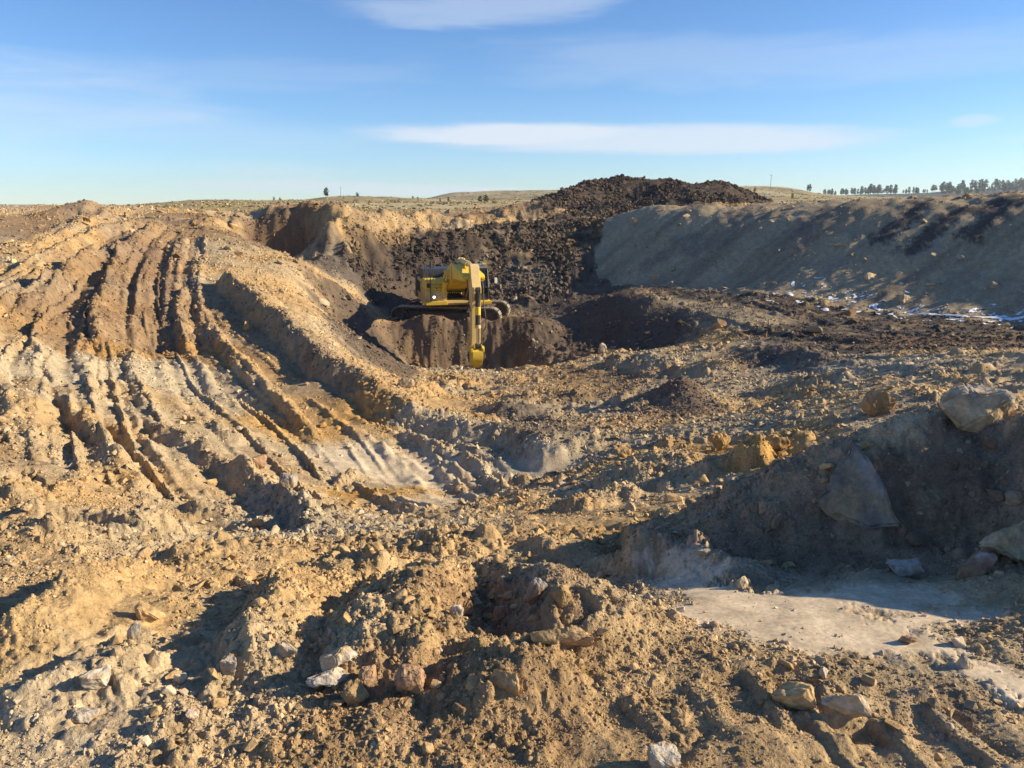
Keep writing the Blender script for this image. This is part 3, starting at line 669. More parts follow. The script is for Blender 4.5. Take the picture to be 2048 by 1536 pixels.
paint(BLK*1.5, [(1250, 490), (1190, 520)], 1.0, .5, .6, 350)
paint(BLK*1.6, [(1560, 700), (1650, 712), (1500, 705)], 1.0, .8, .6, 351)
paint(BRN*.8, [(1800, 680), (1950, 685), (2100, 690)], 1.0, .6, .6, 352)
paint(GREY*.8, [(1400, 700), (1500, 690)], .8, .5, .6, 353)
mixc(np.array((.16, .115, .08), F32), M['trench']*np.clip(.8+.5*nB, 0, .95))
paint(np.array((.10, .075, .058)), [(690, 600), (720, 650), (760, 720)], 1.3, .85, .6, 380)
paint(np.array((.09, .068, .052)), [(1080, 650), (1180, 680), (1260, 690)], 1.5, .85, .6, 381)
paint(np.array((.10, .075, .058)), [(1180, 600), (1280, 640), (1340, 680)], 1.3, .85, .6, 382)
paint(np.array((.11, .085, .065)), [(1060, 600), (1120, 610), (1180, 590)], 1.6, .8, .6, 383)
paint(np.array((.12, .09, .068)), [(800, 610), (900, 615), (1000, 615)], 1.4, .85, .6, 384)
# left hills of spoil, cut bank
paint(BRN*1.1, [(0, 470), (60, 440), (140, 420)], 1.6, .6, .6, 354)
paint(BRN*1.0, [(480, 420), (600, 418), (560, 430)], 2.2, .7, .6, 355)
paint(BRN*.7, [(490, 480), (560, 485), (620, 480)], 1.2, .7, .5, 356)  # shadow inside the cut bank's hollow, painted into the soil colour
paint(BRN*.8, [(150, 396), (180, 400)], 1.8, .8, .5, 357)
paint(TAN*.85, [(700, 430), (850, 430), (1000, 430)], 1.6, .5, .5, 358)
paint(BRN*.8, [(820, 425), (900, 430), (1080, 420)], 1.6, .5, .6, 359)
# heap
hm = M['heap'].astype(F32)
mixc(np.array((.060, .047, .040), F32), hm*np.clip(.97+.2*nB, 0, 1))
mixc(BRN*.8, hm*np.clip(-.1+.9*nA, 0, .5))
# embankment with dark streaks down its face
mixc(OLV, emb*np.clip(.95+.3*nB, 0, 1))
mixc(GREY*.75, emb*np.clip(nA*.9+.2, 0, .5))
EA, ED = X*.78-Y*.62, -X*.62-Y*.78
mixc(np.array((.20, .155, .11)), emb*np.clip(.1+.8*gn(EA*.75+.42*ED, ED*.10, 61)+.5*gn(EA*2.2+1.1*ED, ED*.3, 64), 0, .7))
for k, pts in enumerate((([(1840, 410), (1820, 440), (1760, 480)]), ([(1920, 420), (1870, 460), (1820, 500)]), ([(2040, 405), (1990, 430), (1940, 470)]), ([(2010, 400), (1960, 420)]), ([(1650, 420), (1610, 460)]), ([(1500, 430), (1450, 470), (1400, 500)]), ([(1380, 480), (1300, 530)]))):
    paint(BLK*(1.3 if k < 4 else 2.2), pts, .42 if k < 4 else .5, .95 if k < 4 else .5, .5, 360+k, .9)
# pile on the right
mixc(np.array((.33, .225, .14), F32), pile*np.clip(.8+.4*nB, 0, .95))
paint(OLV*1.3, [(1850, 870), (1900, 890), (1950, 880)], .3, .6, .5, 370)
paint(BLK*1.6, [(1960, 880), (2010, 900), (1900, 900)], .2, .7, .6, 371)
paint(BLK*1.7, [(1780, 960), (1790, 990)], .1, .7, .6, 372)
paint(BRN*.9, [(1500, 1090), (1700, 1060), (1900, 1050)], .22, .5, .6, 373)
# hills: dry grass, with scrub and a wooded slope far off
hl = sst(54, 62, RR)*(1-hm)
mixc(GRASS, hl)
mixc(GRASS*.72, hl*np.clip(.2+.9*fbm(X/14, Y/14, 221, 4), 0, .8))
mixc(np.array((.50, .42, .26)), hl*np.clip(.1+1.0*fbm(X/30+5, Y/30, 223, 4), 0, .7))
mixc(np.array((.11, .115, .07)), hl*np.clip(-.35+1.5*fbm(X/7, Y/7, 225, 3), 0, .8)*sst(90, 200, RR))
mixc(np.array((.07, .085, .075)), hl*sst(640, 700, RR+30*fbm(X/40, Y/40, 229, 3))*sst(.35, .5, X/np.maximum(Y, 1))*(Y > 0))
# fine unevenness of every soil, in the earth itself
C *= (1+.20*nC+.13*gn(X*13, Y*13, 231)*(RR < 30))[:, None]
C = np.clip(C, .01, .9)
Cg = C.reshape(NR, NC, 3)
GRAIN = np.clip(1-.9*dust-.6*slick, .05, 1)

# ------------------------------------------------------------------ materials
def mat(name, base=(.5, .5, .5), rough=.6, metal=0., spec=.5):
    m = bpy.data.materials.new(name); m.use_nodes = True
    b = m.node_tree.nodes['Principled BSDF']
    b.inputs['Base Color'].default_value = (*base, 1); b.inputs['Roughness'].default_value = rough; b.inputs['Metallic'].default_value = metal
    b.inputs['Specular IOR Level'].default_value = spec
    return m, m.node_tree.nodes, m.node_tree.links, b
def soil_mat(name, bump=.5, d1=55., d2=9., speck=.5):
    m, n, l, b = mat(name, (.4, .3, .2), .95, 0, .12)
    at = n.new('ShaderNodeAttribute'); at.attribute_name = 'soil'
    geo = n.new('ShaderNodeNewGeometry')
    t1 = n.new('ShaderNodeTexNoise'); t1.inputs['Scale'].default_value = d1; t1.inputs['Detail'].default_value = 5; t1.inputs['Roughness'].default_value = .7
    t2 = n.new('ShaderNodeTexNoise'); t2.inputs['Scale'].default_value = d2; t2.inputs['Detail'].default_value = 6; t2.inputs['Roughness'].default_value = .65
    vo = n.new('ShaderNodeTexVoronoi'); vo.inputs['Scale'].default_value = 26.
    for t in (t1, t2, vo): l.new(geo.outputs['Position'], t.inputs['Vector'])
    r1 = n.new('ShaderNodeMapRange'); r1.inputs[1].default_value = .3; r1.inputs[2].default_value = .7; r1.inputs[3].default_value = .74; r1.inputs[4].default_value = 1.26
    r2 = n.new('ShaderNodeMapRange'); r2.inputs[1].default_value = .3; r2.inputs[2].default_value = .7; r2.inputs[3].default_value = .80; r2.inputs[4].default_value = 1.20
    l.new(t1.outputs['Fac'], r1.inputs[0]); l.new(t2.outputs['Fac'], r2.inputs[0])
    mm = n.new('ShaderNodeMath'); mm.operation = 'MULTIPLY'; l.new(r1.outputs[0], mm.inputs[0]); l.new(r2.outputs[0], mm.inputs[1])
    vm = n.new('ShaderNodeVectorMath'); vm.operation = 'SCALE'; l.new(at.outputs['Color'], vm.inputs[0]); l.new(mm.outputs[0], vm.inputs['Scale'])
    l.new(vm.outputs[0], b.inputs['Base Color'])
    ad = n.new('ShaderNodeMath'); ad.operation = 'MULTIPLY_ADD'; l.new(t2.outputs['Fac'], ad.inputs[0]); ad.inputs[1].default_value = 2.2; l.new(t1.outputs['Fac'], ad.inputs[2])
    ad2 = n.new('ShaderNodeMath'); ad2.operation = 'MULTIPLY_ADD'; l.new(vo.outputs['Distance'], ad2.inputs[0]); ad2.inputs[1].default_value = -.35; l.new(ad.outputs[0], ad2.inputs[2])
    bp = n.new('ShaderNodeBump'); bp.inputs['Strength'].default_value = bump; bp.inputs['Distance'].default_value = .02
    gm = n.new('ShaderNodeMath'); gm.operation = 'MULTIPLY'; gm.inputs[1].default_value = bump; l.new(at.outputs['Alpha'], gm.inputs[0]); l.new(gm.outputs[0], bp.inputs['Strength'])
    l.new(ad2.outputs[0], bp.inputs['Height']); l.new(bp.outputs[0], b.inputs['Normal'])
    return m
M_soil = soil_mat('dry_earth', .75)
M_hill = soil_mat('grass_hill', .4, 1.7, .25)
M_rub = soil_mat('stone', .45, 40., 7.)

def set_tags(o, label=None, cat=None, group=None, kind=None):
    if label: o['label'] = label
    if cat: o['category'] = cat
    if group: o['group'] = group
    if kind: o['kind'] = kind
    return o
def np_mesh(name, co, faces, mats, cols=None, smooth=True, grain=None):
    me = bpy.data.meshes.new(name); nv, nf, k = len(co), len(faces), faces.shape[1]
    me.vertices.add(nv); me.vertices.foreach_set('co', np.ascontiguousarray(co, F32).ravel())
    me.loops.add(nf*k); me.loops.foreach_set('vertex_index', np.ascontiguousarray(faces, np.int32).ravel())
    me.polygons.add(nf); me.polygons.foreach_set('loop_start', np.arange(0, nf*k, k, dtype=np.int32))
    try: me.polygons.foreach_set('loop_total', np.full(nf, k, np.int32))
    except Exception: pass
    me.polygons.foreach_set('use_smooth', np.full(nf, smooth))
    if cols is not None:
        ca = me.color_attributes.new('soil', 'FLOAT_COLOR', 'POINT')
        ca.data.foreach_set('color', np.hstack([cols, np.ones((nv, 1)) if grain is None else grain[:, None]]).astype(F32).ravel())
    me.update(calc_edges=True); me.materials.append(mats)
    return me
def add(name, me, parent=None):
    o = bpy.data.objects.new(name, me); COL.objects.link(o)
    if parent: o.parent = parent
    return o

# ------------------------------------------------------------------ split the ground into its parts
V3 = np.stack([X, Y, Z], 1)
ii, jj = np.meshgrid(np.arange(NR-1), np.arange(NC), indexing='ij')
j2 = (jj+1) % NC
F = np.stack([ii*NC+jj, ii*NC+j2, (ii+1)*NC+j2, (ii+1)*NC+jj], -1).reshape(-1, 4)
F = F[:, ::-1]
# angle grows clockwise seen from above, so flip for upward normals
fc = (X[F[:, 0]]+X[F[:, 2]])/2, (Y[F[:, 0]]+Y[F[:, 2]])/2
fr = np.hypot(*fc)
tag = np.zeros(len(F), int)
tag[fr > 62] = 1
for k, nm in ((2, 'heap'), (3, 'embank'), (4, 'pile'), (5, 'mound'), (6, 'berm'), (7, 'knoll'), (8, 'road'), (9, 'floor')):
    tag[inpoly(POLY[nm], *fc) & (tag < 2 if k == 2 else tag == 0)] = k
info = {0: ('ground', None, None, 'structure'), 1: ('hills', None, None, 'structure'), 8: ('haul_road', None, None, 'structure'), 9: ('pit_floor', None, None, 'structure'),
        2: ('spoil_heap', 'long black heap of broken shale with three humps against the sky', 'spoil heap', None),
        3: ('embankment', 'high grey-brown embankment in shade with black streaks down its face', 'embankment', None),
        4: ('dirt_pile', 'shaded brown dirt pile with boulders, beside the pale dusty patch', 'dirt pile', None),
        5: ('dirt_pile', 'small pointed dark gravel pile between the trench and the ochre clods', 'dirt pile', None),
        6: ('dirt_berm', 'long straight dirt berm between the rutted haul road and the pit', 'berm', None),
        7: ('dirt_pile', 'small dark brown dirt mound on the skyline above the road ridges', 'dirt pile', None)}
GROUND = {}
for k, (nm, lab, cat, kind) in info.items():
    f = F[tag == k]
    if k == 0:   # close the disc under the camera
        pass
    u, inv = np.unique(f, return_inverse=True)
    me = np_mesh(nm, V3[u], inv.reshape(f.shape), M_hill if k == 1 else M_soil, C[u], True, GRAIN[u])
    o = add(nm, me); set_tags(o, lab, cat, None, kind); GROUND[k] = o
# flip if needed: every face should look up
for o in GROUND.values():
    if o.data.polygons[len(o.data.polygons)//2].normal.z < 0: o.data.flip_normals()
cx_ = np.concatenate([[[0, 0, float(Z[:NC].mean())]], V3[:NC]])
cap = np.stack([np.zeros(NC, int), 1+np.arange(NC), 1+(np.arange(NC)+1) % NC], 1)
me = np_mesh('ground', cx_, cap, M_soil, np.concatenate([C[:1], C[:NC]]))
o = add('ground', me); set_tags(o, kind='structure')
if me.polygons[0].normal.z < 0: me.flip_normals()

# ------------------------------------------------------------------ stones
def hull_stone(seed, flat=1., n=13, cut=.25):
    rn = random.Random(seed); bm = bmesh.new()
    for _ in range(n):
        v = Vector((rn.gauss(0, 1), rn.gauss(0, 1), rn.gauss(0, 1))).normalized()
        v = Vector([max(-1+cut*rn.random(), min(1-cut*rn.random(), c*1.25)) for c in v])
        v.z *= flat; bm.verts.new(v*.5)
    r = bmesh.ops.convex_hull(bm, input=bm.verts)
    bmesh.ops.delete(bm, geom=[q for q in bm.verts if not q.link_faces], context='VERTS')
    bmesh.ops.triangulate(bm, faces=bm.faces)
    bm.verts.ensure_lookup_table(); bm.normal_update()
    v = np.array([q.co for q in bm.verts]); idx = {q: i for i, q in enumerate(bm.verts)}
    f = np.array([[idx[q] for q in g.verts] for g in bm.faces]); bm.free()
    return v, f
VAR = [hull_stone(s, fl, 11) for s, fl in ((1, .7), (2, .8), (3, .5), (4, .9), (5, .6), (6, .35), (7, .75), (8, 1.), (9, .45), (10, .65))]
VARC = [hull_stone(s+50, .75, 8) for s in range(8)]
def scatter(n, r0, r1, amin, cap_, keep, seed, pw=2.0, fov=R_(44)):
    """stones of a power-law size range, as many per solid angle of ground near as far"""
    rg = np.random.default_rng(seed)
    a = rg.uniform(-fov, fov, n); r = np.exp(rg.uniform(math.log(r0), math.log(r1), n))
    s = np.minimum(r*np.minimum(amin*(1-rg.random(n))**(-1/pw), .022), cap_*rg.uniform(.6, 1, n))
    x, y = r*np.sin(a), r*np.cos(a)
    p = keep(x, y, r); k = rg.random(n) < p
    return x[k], y[k], s[k], r[k]
def fld(name, arr): return lambda x, y: look(arr.reshape(NR, NC).astype(float), x, y)
f_road, f_emb, f_dust, f_heap, f_slick = fld('', road), fld('', emb), fld('', dust), fld('', heap), fld('', slick)
f_pile = fld('', np.maximum(pile, mnd))
def keep_all(x, y, r):
    n = np.clip(.55+1.2*fbm(x*.8, y*.8, 43, 3)+.5*fbm(x*3, y*3, 401, 2), .05, 1)
    return n*(1-.75*f_road(x, y))*(1-.6*f_emb(x, y))*(1-.93*f_dust(x, y))*(1-.9*f_slick(x, y))*(1+1.2*f_pile(x, y)*sst(4.6, 4.0, r))
sx1, sy1, ss1, sr1 = scatter(19000, 1.7, 26, .0050, .13, keep_all, 21, 3.0)
def keep_heap(x, y, r): return np.clip(f_heap(x, y), 0, 1)*np.clip(.42+.9*fbm(x*.33, y*.33, 411, 3)+.4*gn(x*1.4, y*1.4, 412), .05, 1)
hx, hy, hs, hr = scatter(6000, 33, 61, .0055, .45, keep_heap, 22, 2.3)
def keep_far(x, y, r): return (1-f_heap(x, y))*(.35-.12*f_emb(x, y))*np.clip(.4+fbm(x*.3, y*.3, 44, 2), 0, 1)
gx, gy, gs, gr = scatter(9000, 24, 58, .0042, .5, keep_far, 23, 2.6)
ax, ay, as_, ar = (np.concatenate(q) for q in ((sx1, hx, gx), (sy1, hy, gy), (ss1, hs, gs), (sr1, hr, gr)))
az_ = look(ZB, ax, ay); acol = look(Cg.astype(float), ax, ay)
rg = np.random.default_rng(77)
tone = rg.random(len(ax))
acol = acol*(.85+.45*rg.random((len(ax), 1)))
palek = tone > .93; acol[palek] = acol[palek]*.4+np.array(PALE)*.6
greyk = (tone > .80) & ~palek; acol[greyk] = acol[greyk]*.5+np.array(GREY)*.55
hv = f_heap(ax, ay) > .5
acol[hv] = look(Cg.astype(float), ax[hv], ay[hv])*(0.75+.7*rg.random((hv.sum(), 1)))
acol = np.clip(acol, .015, .75)
def rotm(rx, ry, rz):
    cx, sx, cy, sy, cz, sz = np.cos(rx), np.sin(rx), np.cos(ry), np.sin(ry), np.cos(rz), np.sin(rz)
    return np.stack([np.stack([cy*cz, sx*sy*cz-cx*sz, cx*sy*cz+sx*sz], -1), np.stack([cy*sz, sx*sy*sz+cx*cz, cx*sy*sz-sx*cz], -1), np.stack([-sy, sx*cy, cx*cy], -1)], -2)
def join_stones(name, x, y, z, s, col, label, group=None, variants=VAR, seed=1, sink=.12):
    rg = np.random.default_rng(seed); vv, ff, cc, off = [], [], [], 0
    vi = rg.integers(0, len(variants), len(x))
    for k, (v, f) in enumerate(variants):
        q = np.nonzero(vi == k)[0]
        if not len(q): continue
        Rm = rotm(rg.normal(0, .45, len(q)), rg.normal(0, .45, len(q)), rg.uniform(0, 6.28, len(q)))
        sc = s[q, None]*np.stack([rg.uniform(.85, 1.4, len(q)), rg.uniform(.7, 1.1, len(q)), rg.uniform(.55, 1.0, len(q))], 1)
        p = np.einsum('nij,nvj->nvi', Rm, v[None]*sc[:, None])
        p += np.stack([x[q], y[q], z[q]+sink*s[q]], 1)[:, None]
        nvv = len(v); vv.append(p.reshape(-1, 3)); ff.append((f[None]+off+nvv*np.arange(len(q))[:, None, None]).reshape(-1, 3)); off += nvv*len(q)
        cc.append(np.repeat(col[q], nvv, 0))
    me = np_mesh(name, np.concatenate(vv), np.concatenate(ff), M_rub, np.concatenate(cc), False)
    o = add(name, me); set_tags(o, label, None, group, 'stuff'); return o
# the stones that show largest are objects of their own
ang = as_/ar
order = np.argsort(-ang)
inview = (np.abs(np.arctan2(ax, ay)) < R_(33)) & (ar > 2.1)
sel = [k for k in order if inview[k]][:150]
rest = np.ones(len(ax), bool); rest[sel] = False
near_k = rest & ~hv; dark_k = rest & hv
join_stones('rubble', ax[near_k], ay[near_k], az_[near_k], as_[near_k], acol[near_k], 'loose angular stones strewn over the churned earth', None, VAR, 3)
join_stones('shale_rubble', ax[dark_k], ay[dark_k], az_[dark_k], as_[dark_k], acol[dark_k], 'broken black shale on the heap and the slope behind the excavator', None, VARC, 5)
# crumbs and clods of the soil itself: far too many to count, laid out as instances
def clod_nodes(name, mat_, sub, amp, freq, nvar=6):
    ng = bpy.data.node_groups.new(name, 'GeometryNodeTree')
    ng.interface.new_socket('Geometry', in_out='INPUT', socket_type='NodeSocketGeometry'); ng.interface.new_socket('Geometry', in_out='OUTPUT', socket_type='NodeSocketGeometry')
    n, l = ng.nodes, ng.links
    gi, go = n.new('NodeGroupInput'), n.new('NodeGroupOutput')
    jg = n.new('GeometryNodeJoinGeometry')
    for k in range(nvar):
        ic = n.new('GeometryNodeMeshIcoSphere'); ic.inputs['Radius'].default_value = .5; ic.inputs['Subdivisions'].default_value = sub
        ps = n.new('GeometryNodeInputPosition'); ad = n.new('ShaderNodeVectorMath'); ad.operation = 'ADD'; ad.inputs[1].default_value = (k*7.3, k*3.1, k*5.7)
        l.new(ps.outputs[0], ad.inputs[0])
        no = n.new('ShaderNodeTexNoise'); no.inputs['Scale'].default_value = freq; no.inputs['Detail'].default_value = 2.5; l.new(ad.outputs[0], no.inputs['Vector'])
        sb = n.new('ShaderNodeVectorMath'); sb.operation = 'SUBTRACT'; sb.inputs[1].default_value = (.5, .5, .5); l.new(no.outputs['Color'], sb.inputs[0])
        sc = n.new('ShaderNodeVectorMath'); sc.operation = 'SCALE'; sc.inputs['Scale'].default_value = amp; l.new(sb.outputs[0], sc.inputs[0])
        sp_ = n.new('GeometryNodeSetPosition'); l.new(ic.outputs['Mesh'], sp_.inputs['Geometry']); l.new(sc.outputs[0], sp_.inputs['Offset'])
        sm_ = n.new('GeometryNodeSetMaterial'); sm_.inputs['Material'].default_value = mat_; l.new(sp_.outputs[0], sm_.inputs['Geometry'])
        g2 = n.new('GeometryNodeGeometryToInstance'); l.new(sm_.outputs[0], g2.inputs[0]); l.new(g2.outputs[0], jg.inputs[0])
    def na(nm, ty):
        a_ = n.new('GeometryNodeInputNamedAttribute'); a_.data_type = ty; a_.inputs['Name'].default_value = nm; return a_.outputs['Attribute']
    ip = n.new('GeometryNodeInstanceOnPoints'); ip.inputs['Pick Instance'].default_value = True
    l.new(gi.outputs[0], ip.inputs['Points']); l.new(jg.outputs[0], ip.inputs['Instance'])
    l.new(na('variant', 'INT'), ip.inputs['Instance Index'])
    er = n.new('FunctionNodeEulerToRotation'); l.new(na('turn', 'FLOAT_VECTOR'), er.inputs[0]); l.new(er.outputs[0], ip.inputs['Rotation'])
    l.new(na('size', 'FLOAT_VECTOR'), ip.inputs['Scale']); l.new(ip.outputs[0], go.inputs[0])
    return ng
M_clod = soil_mat('clod', .6, 60., 14.)
M_clod.node_tree.nodes['Attribute'].attribute_type = 'INSTANCER'
def clod_cloud(name, x, y, s, col, ng, label, sink, seed):
    rg = np.random.default_rng(seed); n = len(x)
    z = look(ZB, x, y)+sink*s
    me = bpy.data.meshes.new(name); me.vertices.add(n); me.vertices.foreach_set('co', np.stack([x, y, z], 1).astype(F32).ravel())
    def at(nm, ty, arr, key):
        a_ = me.attributes.new(nm, ty, 'POINT'); a_.data.foreach_set(key, np.ascontiguousarray(arr).ravel())
    at('variant', 'INT', rg.integers(0, 6, n).astype(np.int32), 'value')
    at('turn', 'FLOAT_VECTOR', rg.uniform(0, 6.28, (n, 3)).astype(F32), 'vector')
    at('size', 'FLOAT_VECTOR', (s[:, None]*np.stack([rg.uniform(.9, 1.35, n), rg.uniform(.75, 1.1, n), rg.uniform(.6, 1.0, n)], 1)).astype(F32), 'vector')
    at('soil', 'FLOAT_COLOR', np.hstack([col, np.ones((n, 1))]).astype(F32), 'color')
    me.update(); me.materials.append(M_clod)
    o = add(name, me); md = o.modifiers.new('scatter', 'NODES'); md.node_group = ng
    set_tags(o, label, None, None, 'stuff'); return o
NG1 = clod_nodes('crumb_shapes', M_clod, 2, .62, 1.9); NG2 = clod_nodes('shale_shapes', M_clod, 1, .75, 2.6)
f_ridge = fld('', RIDGE)
def keep_crumb(x, y, r):
    n = .34+.9*fbm(x*.9, y*.9, 43, 3)+.6*fbm(x*3.1, y*3.1, 401, 2)+.5*f_ridge(x, y)+.65*f_pile(x, y)+.25*sst(5, 3, r)
    return np.clip(n, .06, 1)*(1-.72*f_road(x, y)*(1-.8*np.clip(f_ridge(x, y)*1.3, 0, 1)))*(1-.72*f_emb(x, y))*(1-.96*f_dust(x, y))*(1-.93*f_slick(x, y))*(1-.8*f_heap(x, y))
x_, y_, s_, r_ = scatter(300000, 1.65, 60, .0019, .12, keep_crumb, 31, 3.3)
c_ = look(Cg.astype(float), x_, y_)*(.84+.36*np.random.default_rng(3).random((len(x_), 1)))
t_ = np.random.default_rng(4).random(len(x_)); k_ = t_ > .965; c_[k_] = c_[k_]*.5+np.array(PALE)*.5
clod_cloud('clods', x_, y_, s_, np.clip(c_, .02, .8), NG1, 'crumbly clods and pebbles of earth covering the dug ground', -.02, 6)
x_, y_, s_, r_ = scatter(210000, 33, 61, .0017, .35, keep_heap, 32, 2.5)
c_ = look(Cg.astype(float), x_, y_)*(.7+.75*np.random.default_rng(5).random((len(x_), 1)))
clod_cloud('shale_gravel', x_, y_, s_, np.clip(c_, .02, .5), NG2, 'fine broken shale on the black heap and the slope behind the excavator', .12, 7)

def stone_mesh(seed, flat=.75, n=20, rough=.05, sub=1, cut=.25, outline=None):
    """angular stone with worn, broken faces; with an outline, a slab of that shape standing in the xz plane"""
    bm = bmesh.new()
    if outline:
        a = [bm.verts.new((p[0], -.09, p[1])) for p in outline]; b_ = [bm.verts.new((p[0]*.97, .09, p[1]*.97)) for p in outline]
        m = len(outline); bm.faces.new(a); bm.faces.new(b_[::-1])
        for i_ in range(m): bm.faces.new((a[(i_+1) % m], a[i_], b_[i_], b_[(i_+1) % m]))
        bmesh.ops.recalc_face_normals(bm, faces=bm.faces)
    else:
        v, f = hull_stone(seed, flat, n, cut)
        vs_ = [bm.verts.new(p) for p in v]
        for t in f: bm.faces.new([vs_[q] for q in t])
        bmesh.ops.dissolve_limit(bm, angle_limit=.3, verts=bm.verts, edges=bm.edges)
    bmesh.ops.bevel(bm, geom=bm.edges[:], offset=.03, segments=2, affect='EDGES', clamp_overlap=True)
    bmesh.ops.triangulate(bm, faces=bm.faces)
    for _ in range(3 if sub else 0):
        bmesh.ops.subdivide_edges(bm, edges=[e for e in bm.edges if e.calc_length() > .07], cuts=1)
        bmesh.ops.triangulate(bm, faces=bm.faces)
    bmesh.ops.remove_doubles(bm, verts=bm.verts, dist=1e-4)
    bm.normal_update()
    co = np.array([q.co for q in bm.verts])
    a, b_, c = co[:, 0], co[:, 1], co[:, 2]
    n_ = .7*gn(a*2.6+seed+b_*.9, c*2.6-b_*1.3, seed)+.55*gn(a*5.5+c*2, b_*5.5-c*3, seed+1)
    n_ = n_-.6*np.abs(gn(a*3.2-b_*2.1, c*3.6+seed, seed+2))
    if sub: n_ = n_+.30*gn(a*12+c*7, b_*12-c*9, seed+3)
    for q, d in zip(bm.verts, n_): q.co += q.normal*(rough*float(d))
    me = bpy.data.meshes.new('rock'); bm.to_mesh(me); bm.free()
    me.color_attributes.new('soil', 'FLOAT_COLOR', 'POINT')
    return me
def tint(me, col, top=None, seed=1):
    n = len(me.vertices); co = np.empty(n*3, F32); me.vertices.foreach_get('co', co); co = co.reshape(-1, 3)
    c = np.tile(np.array(col, F32), (n, 1))*(1+.25*gn(co[:, 0]*4+co[:, 2]*3, co[:, 1]*4+seed, seed)+.2*gn(co[:, 0]*11, co[:, 1]*11+co[:, 2]*9, seed+5))[:, None]
    dd = np.clip(.1+.9*gn(co[:, 0]*3, co[:, 1]*3+co[:, 2]*3+9, seed+7)+.5*(co[:, 2] < -.1), 0, .75)[:, None]; c = c*(1-dd)+TAN*.85*dd
    if top is not None:
        t = sst(.1, .3, co[:, 2]+.12*gn(co[:, 0]*5, co[:, 1]*5, seed+3))[:, None]; c = c*(1-t)+np.array(top, F32)*t
    me.color_attributes['soil'].data.foreach_set('color', np.hstack([c, np.ones((n, 1))]).astype(F32).ravel())
LOW = []
TINTS = {'tan': TAN, 'grey': GREY, 'brown': BRN, 'pale': PALE, 'dark': BLK*1.6}
for tn_, cc in TINTS.items():
    for s in range(5):
        me = stone_mesh(100+s*7+len(LOW), (.6, .75, .9, .5, .7)[s], 12, .03, 0); tint(me, cc*1.05, None, s); me.materials.append(M_rub); LOW.append((tn_, me))
def region(x, y, k):
    if f_pile(x, y) > .5: return 'lying on the shaded dirt pile', 'stones on the shaded dirt pile'
    if y < 3.6 and x < -.6: return 'in the churned dirt at the near left corner', 'stones in the near left dirt'
    if y < 3.6 and x > .9: return 'in the tracked dirt at the near right corner', 'stones in the near right dirt'
    if y < 3.6: return 'among the clods round the near hollow', 'stones round the near hollow'
    if f_road(x, y) > .5: return 'lying loose on the rutted haul road', 'stones on the haul road'
    if y < 9 and x < .3: return 'on the tan ridges between hollow and haul road', 'stones on the tan ridges'
    if y < 9: return 'on the lumpy ground behind the shaded pile', 'stones behind the shaded pile'
    if y < 25: return 'on the rough ground before the trench', 'stones before the trench'
    return 'on the slopes round the pit', 'stones round the pit'
MARK = {}
LABEL_JOBS = []
for k in sel:
    lum = acol[k].mean(); c = acol[k]
    tn_ = 'dark' if lum < .11 else 'brown' if lum < .19 else 'pale' if lum > .40 else ('grey' if c[0]/c[2] < 1.9 else 'tan')
    cand = [m for t, m in LOW if t == tn_]
    o = add('stone', cand[int(rg.integers(0, len(cand)))])
    o.location = (ax[k], ay[k], az_[k]+.12*as_[k])
    o.rotation_euler = (rg.normal(0, .35), rg.normal(0, .35), rg.uniform(0, 6.28))
    q = as_[k]*1.1; o.scale = (q*rg.uniform(.9, 1.4), q*rg.uniform(.75, 1.1), q*rg.uniform(.6, 1))
    wh, gr = region(ax[k], ay[k], k)
    LABEL_JOBS.append((o, tn_, wh, gr, ax[k], ay[k], as_[k], float(as_[k]/ar[k])))

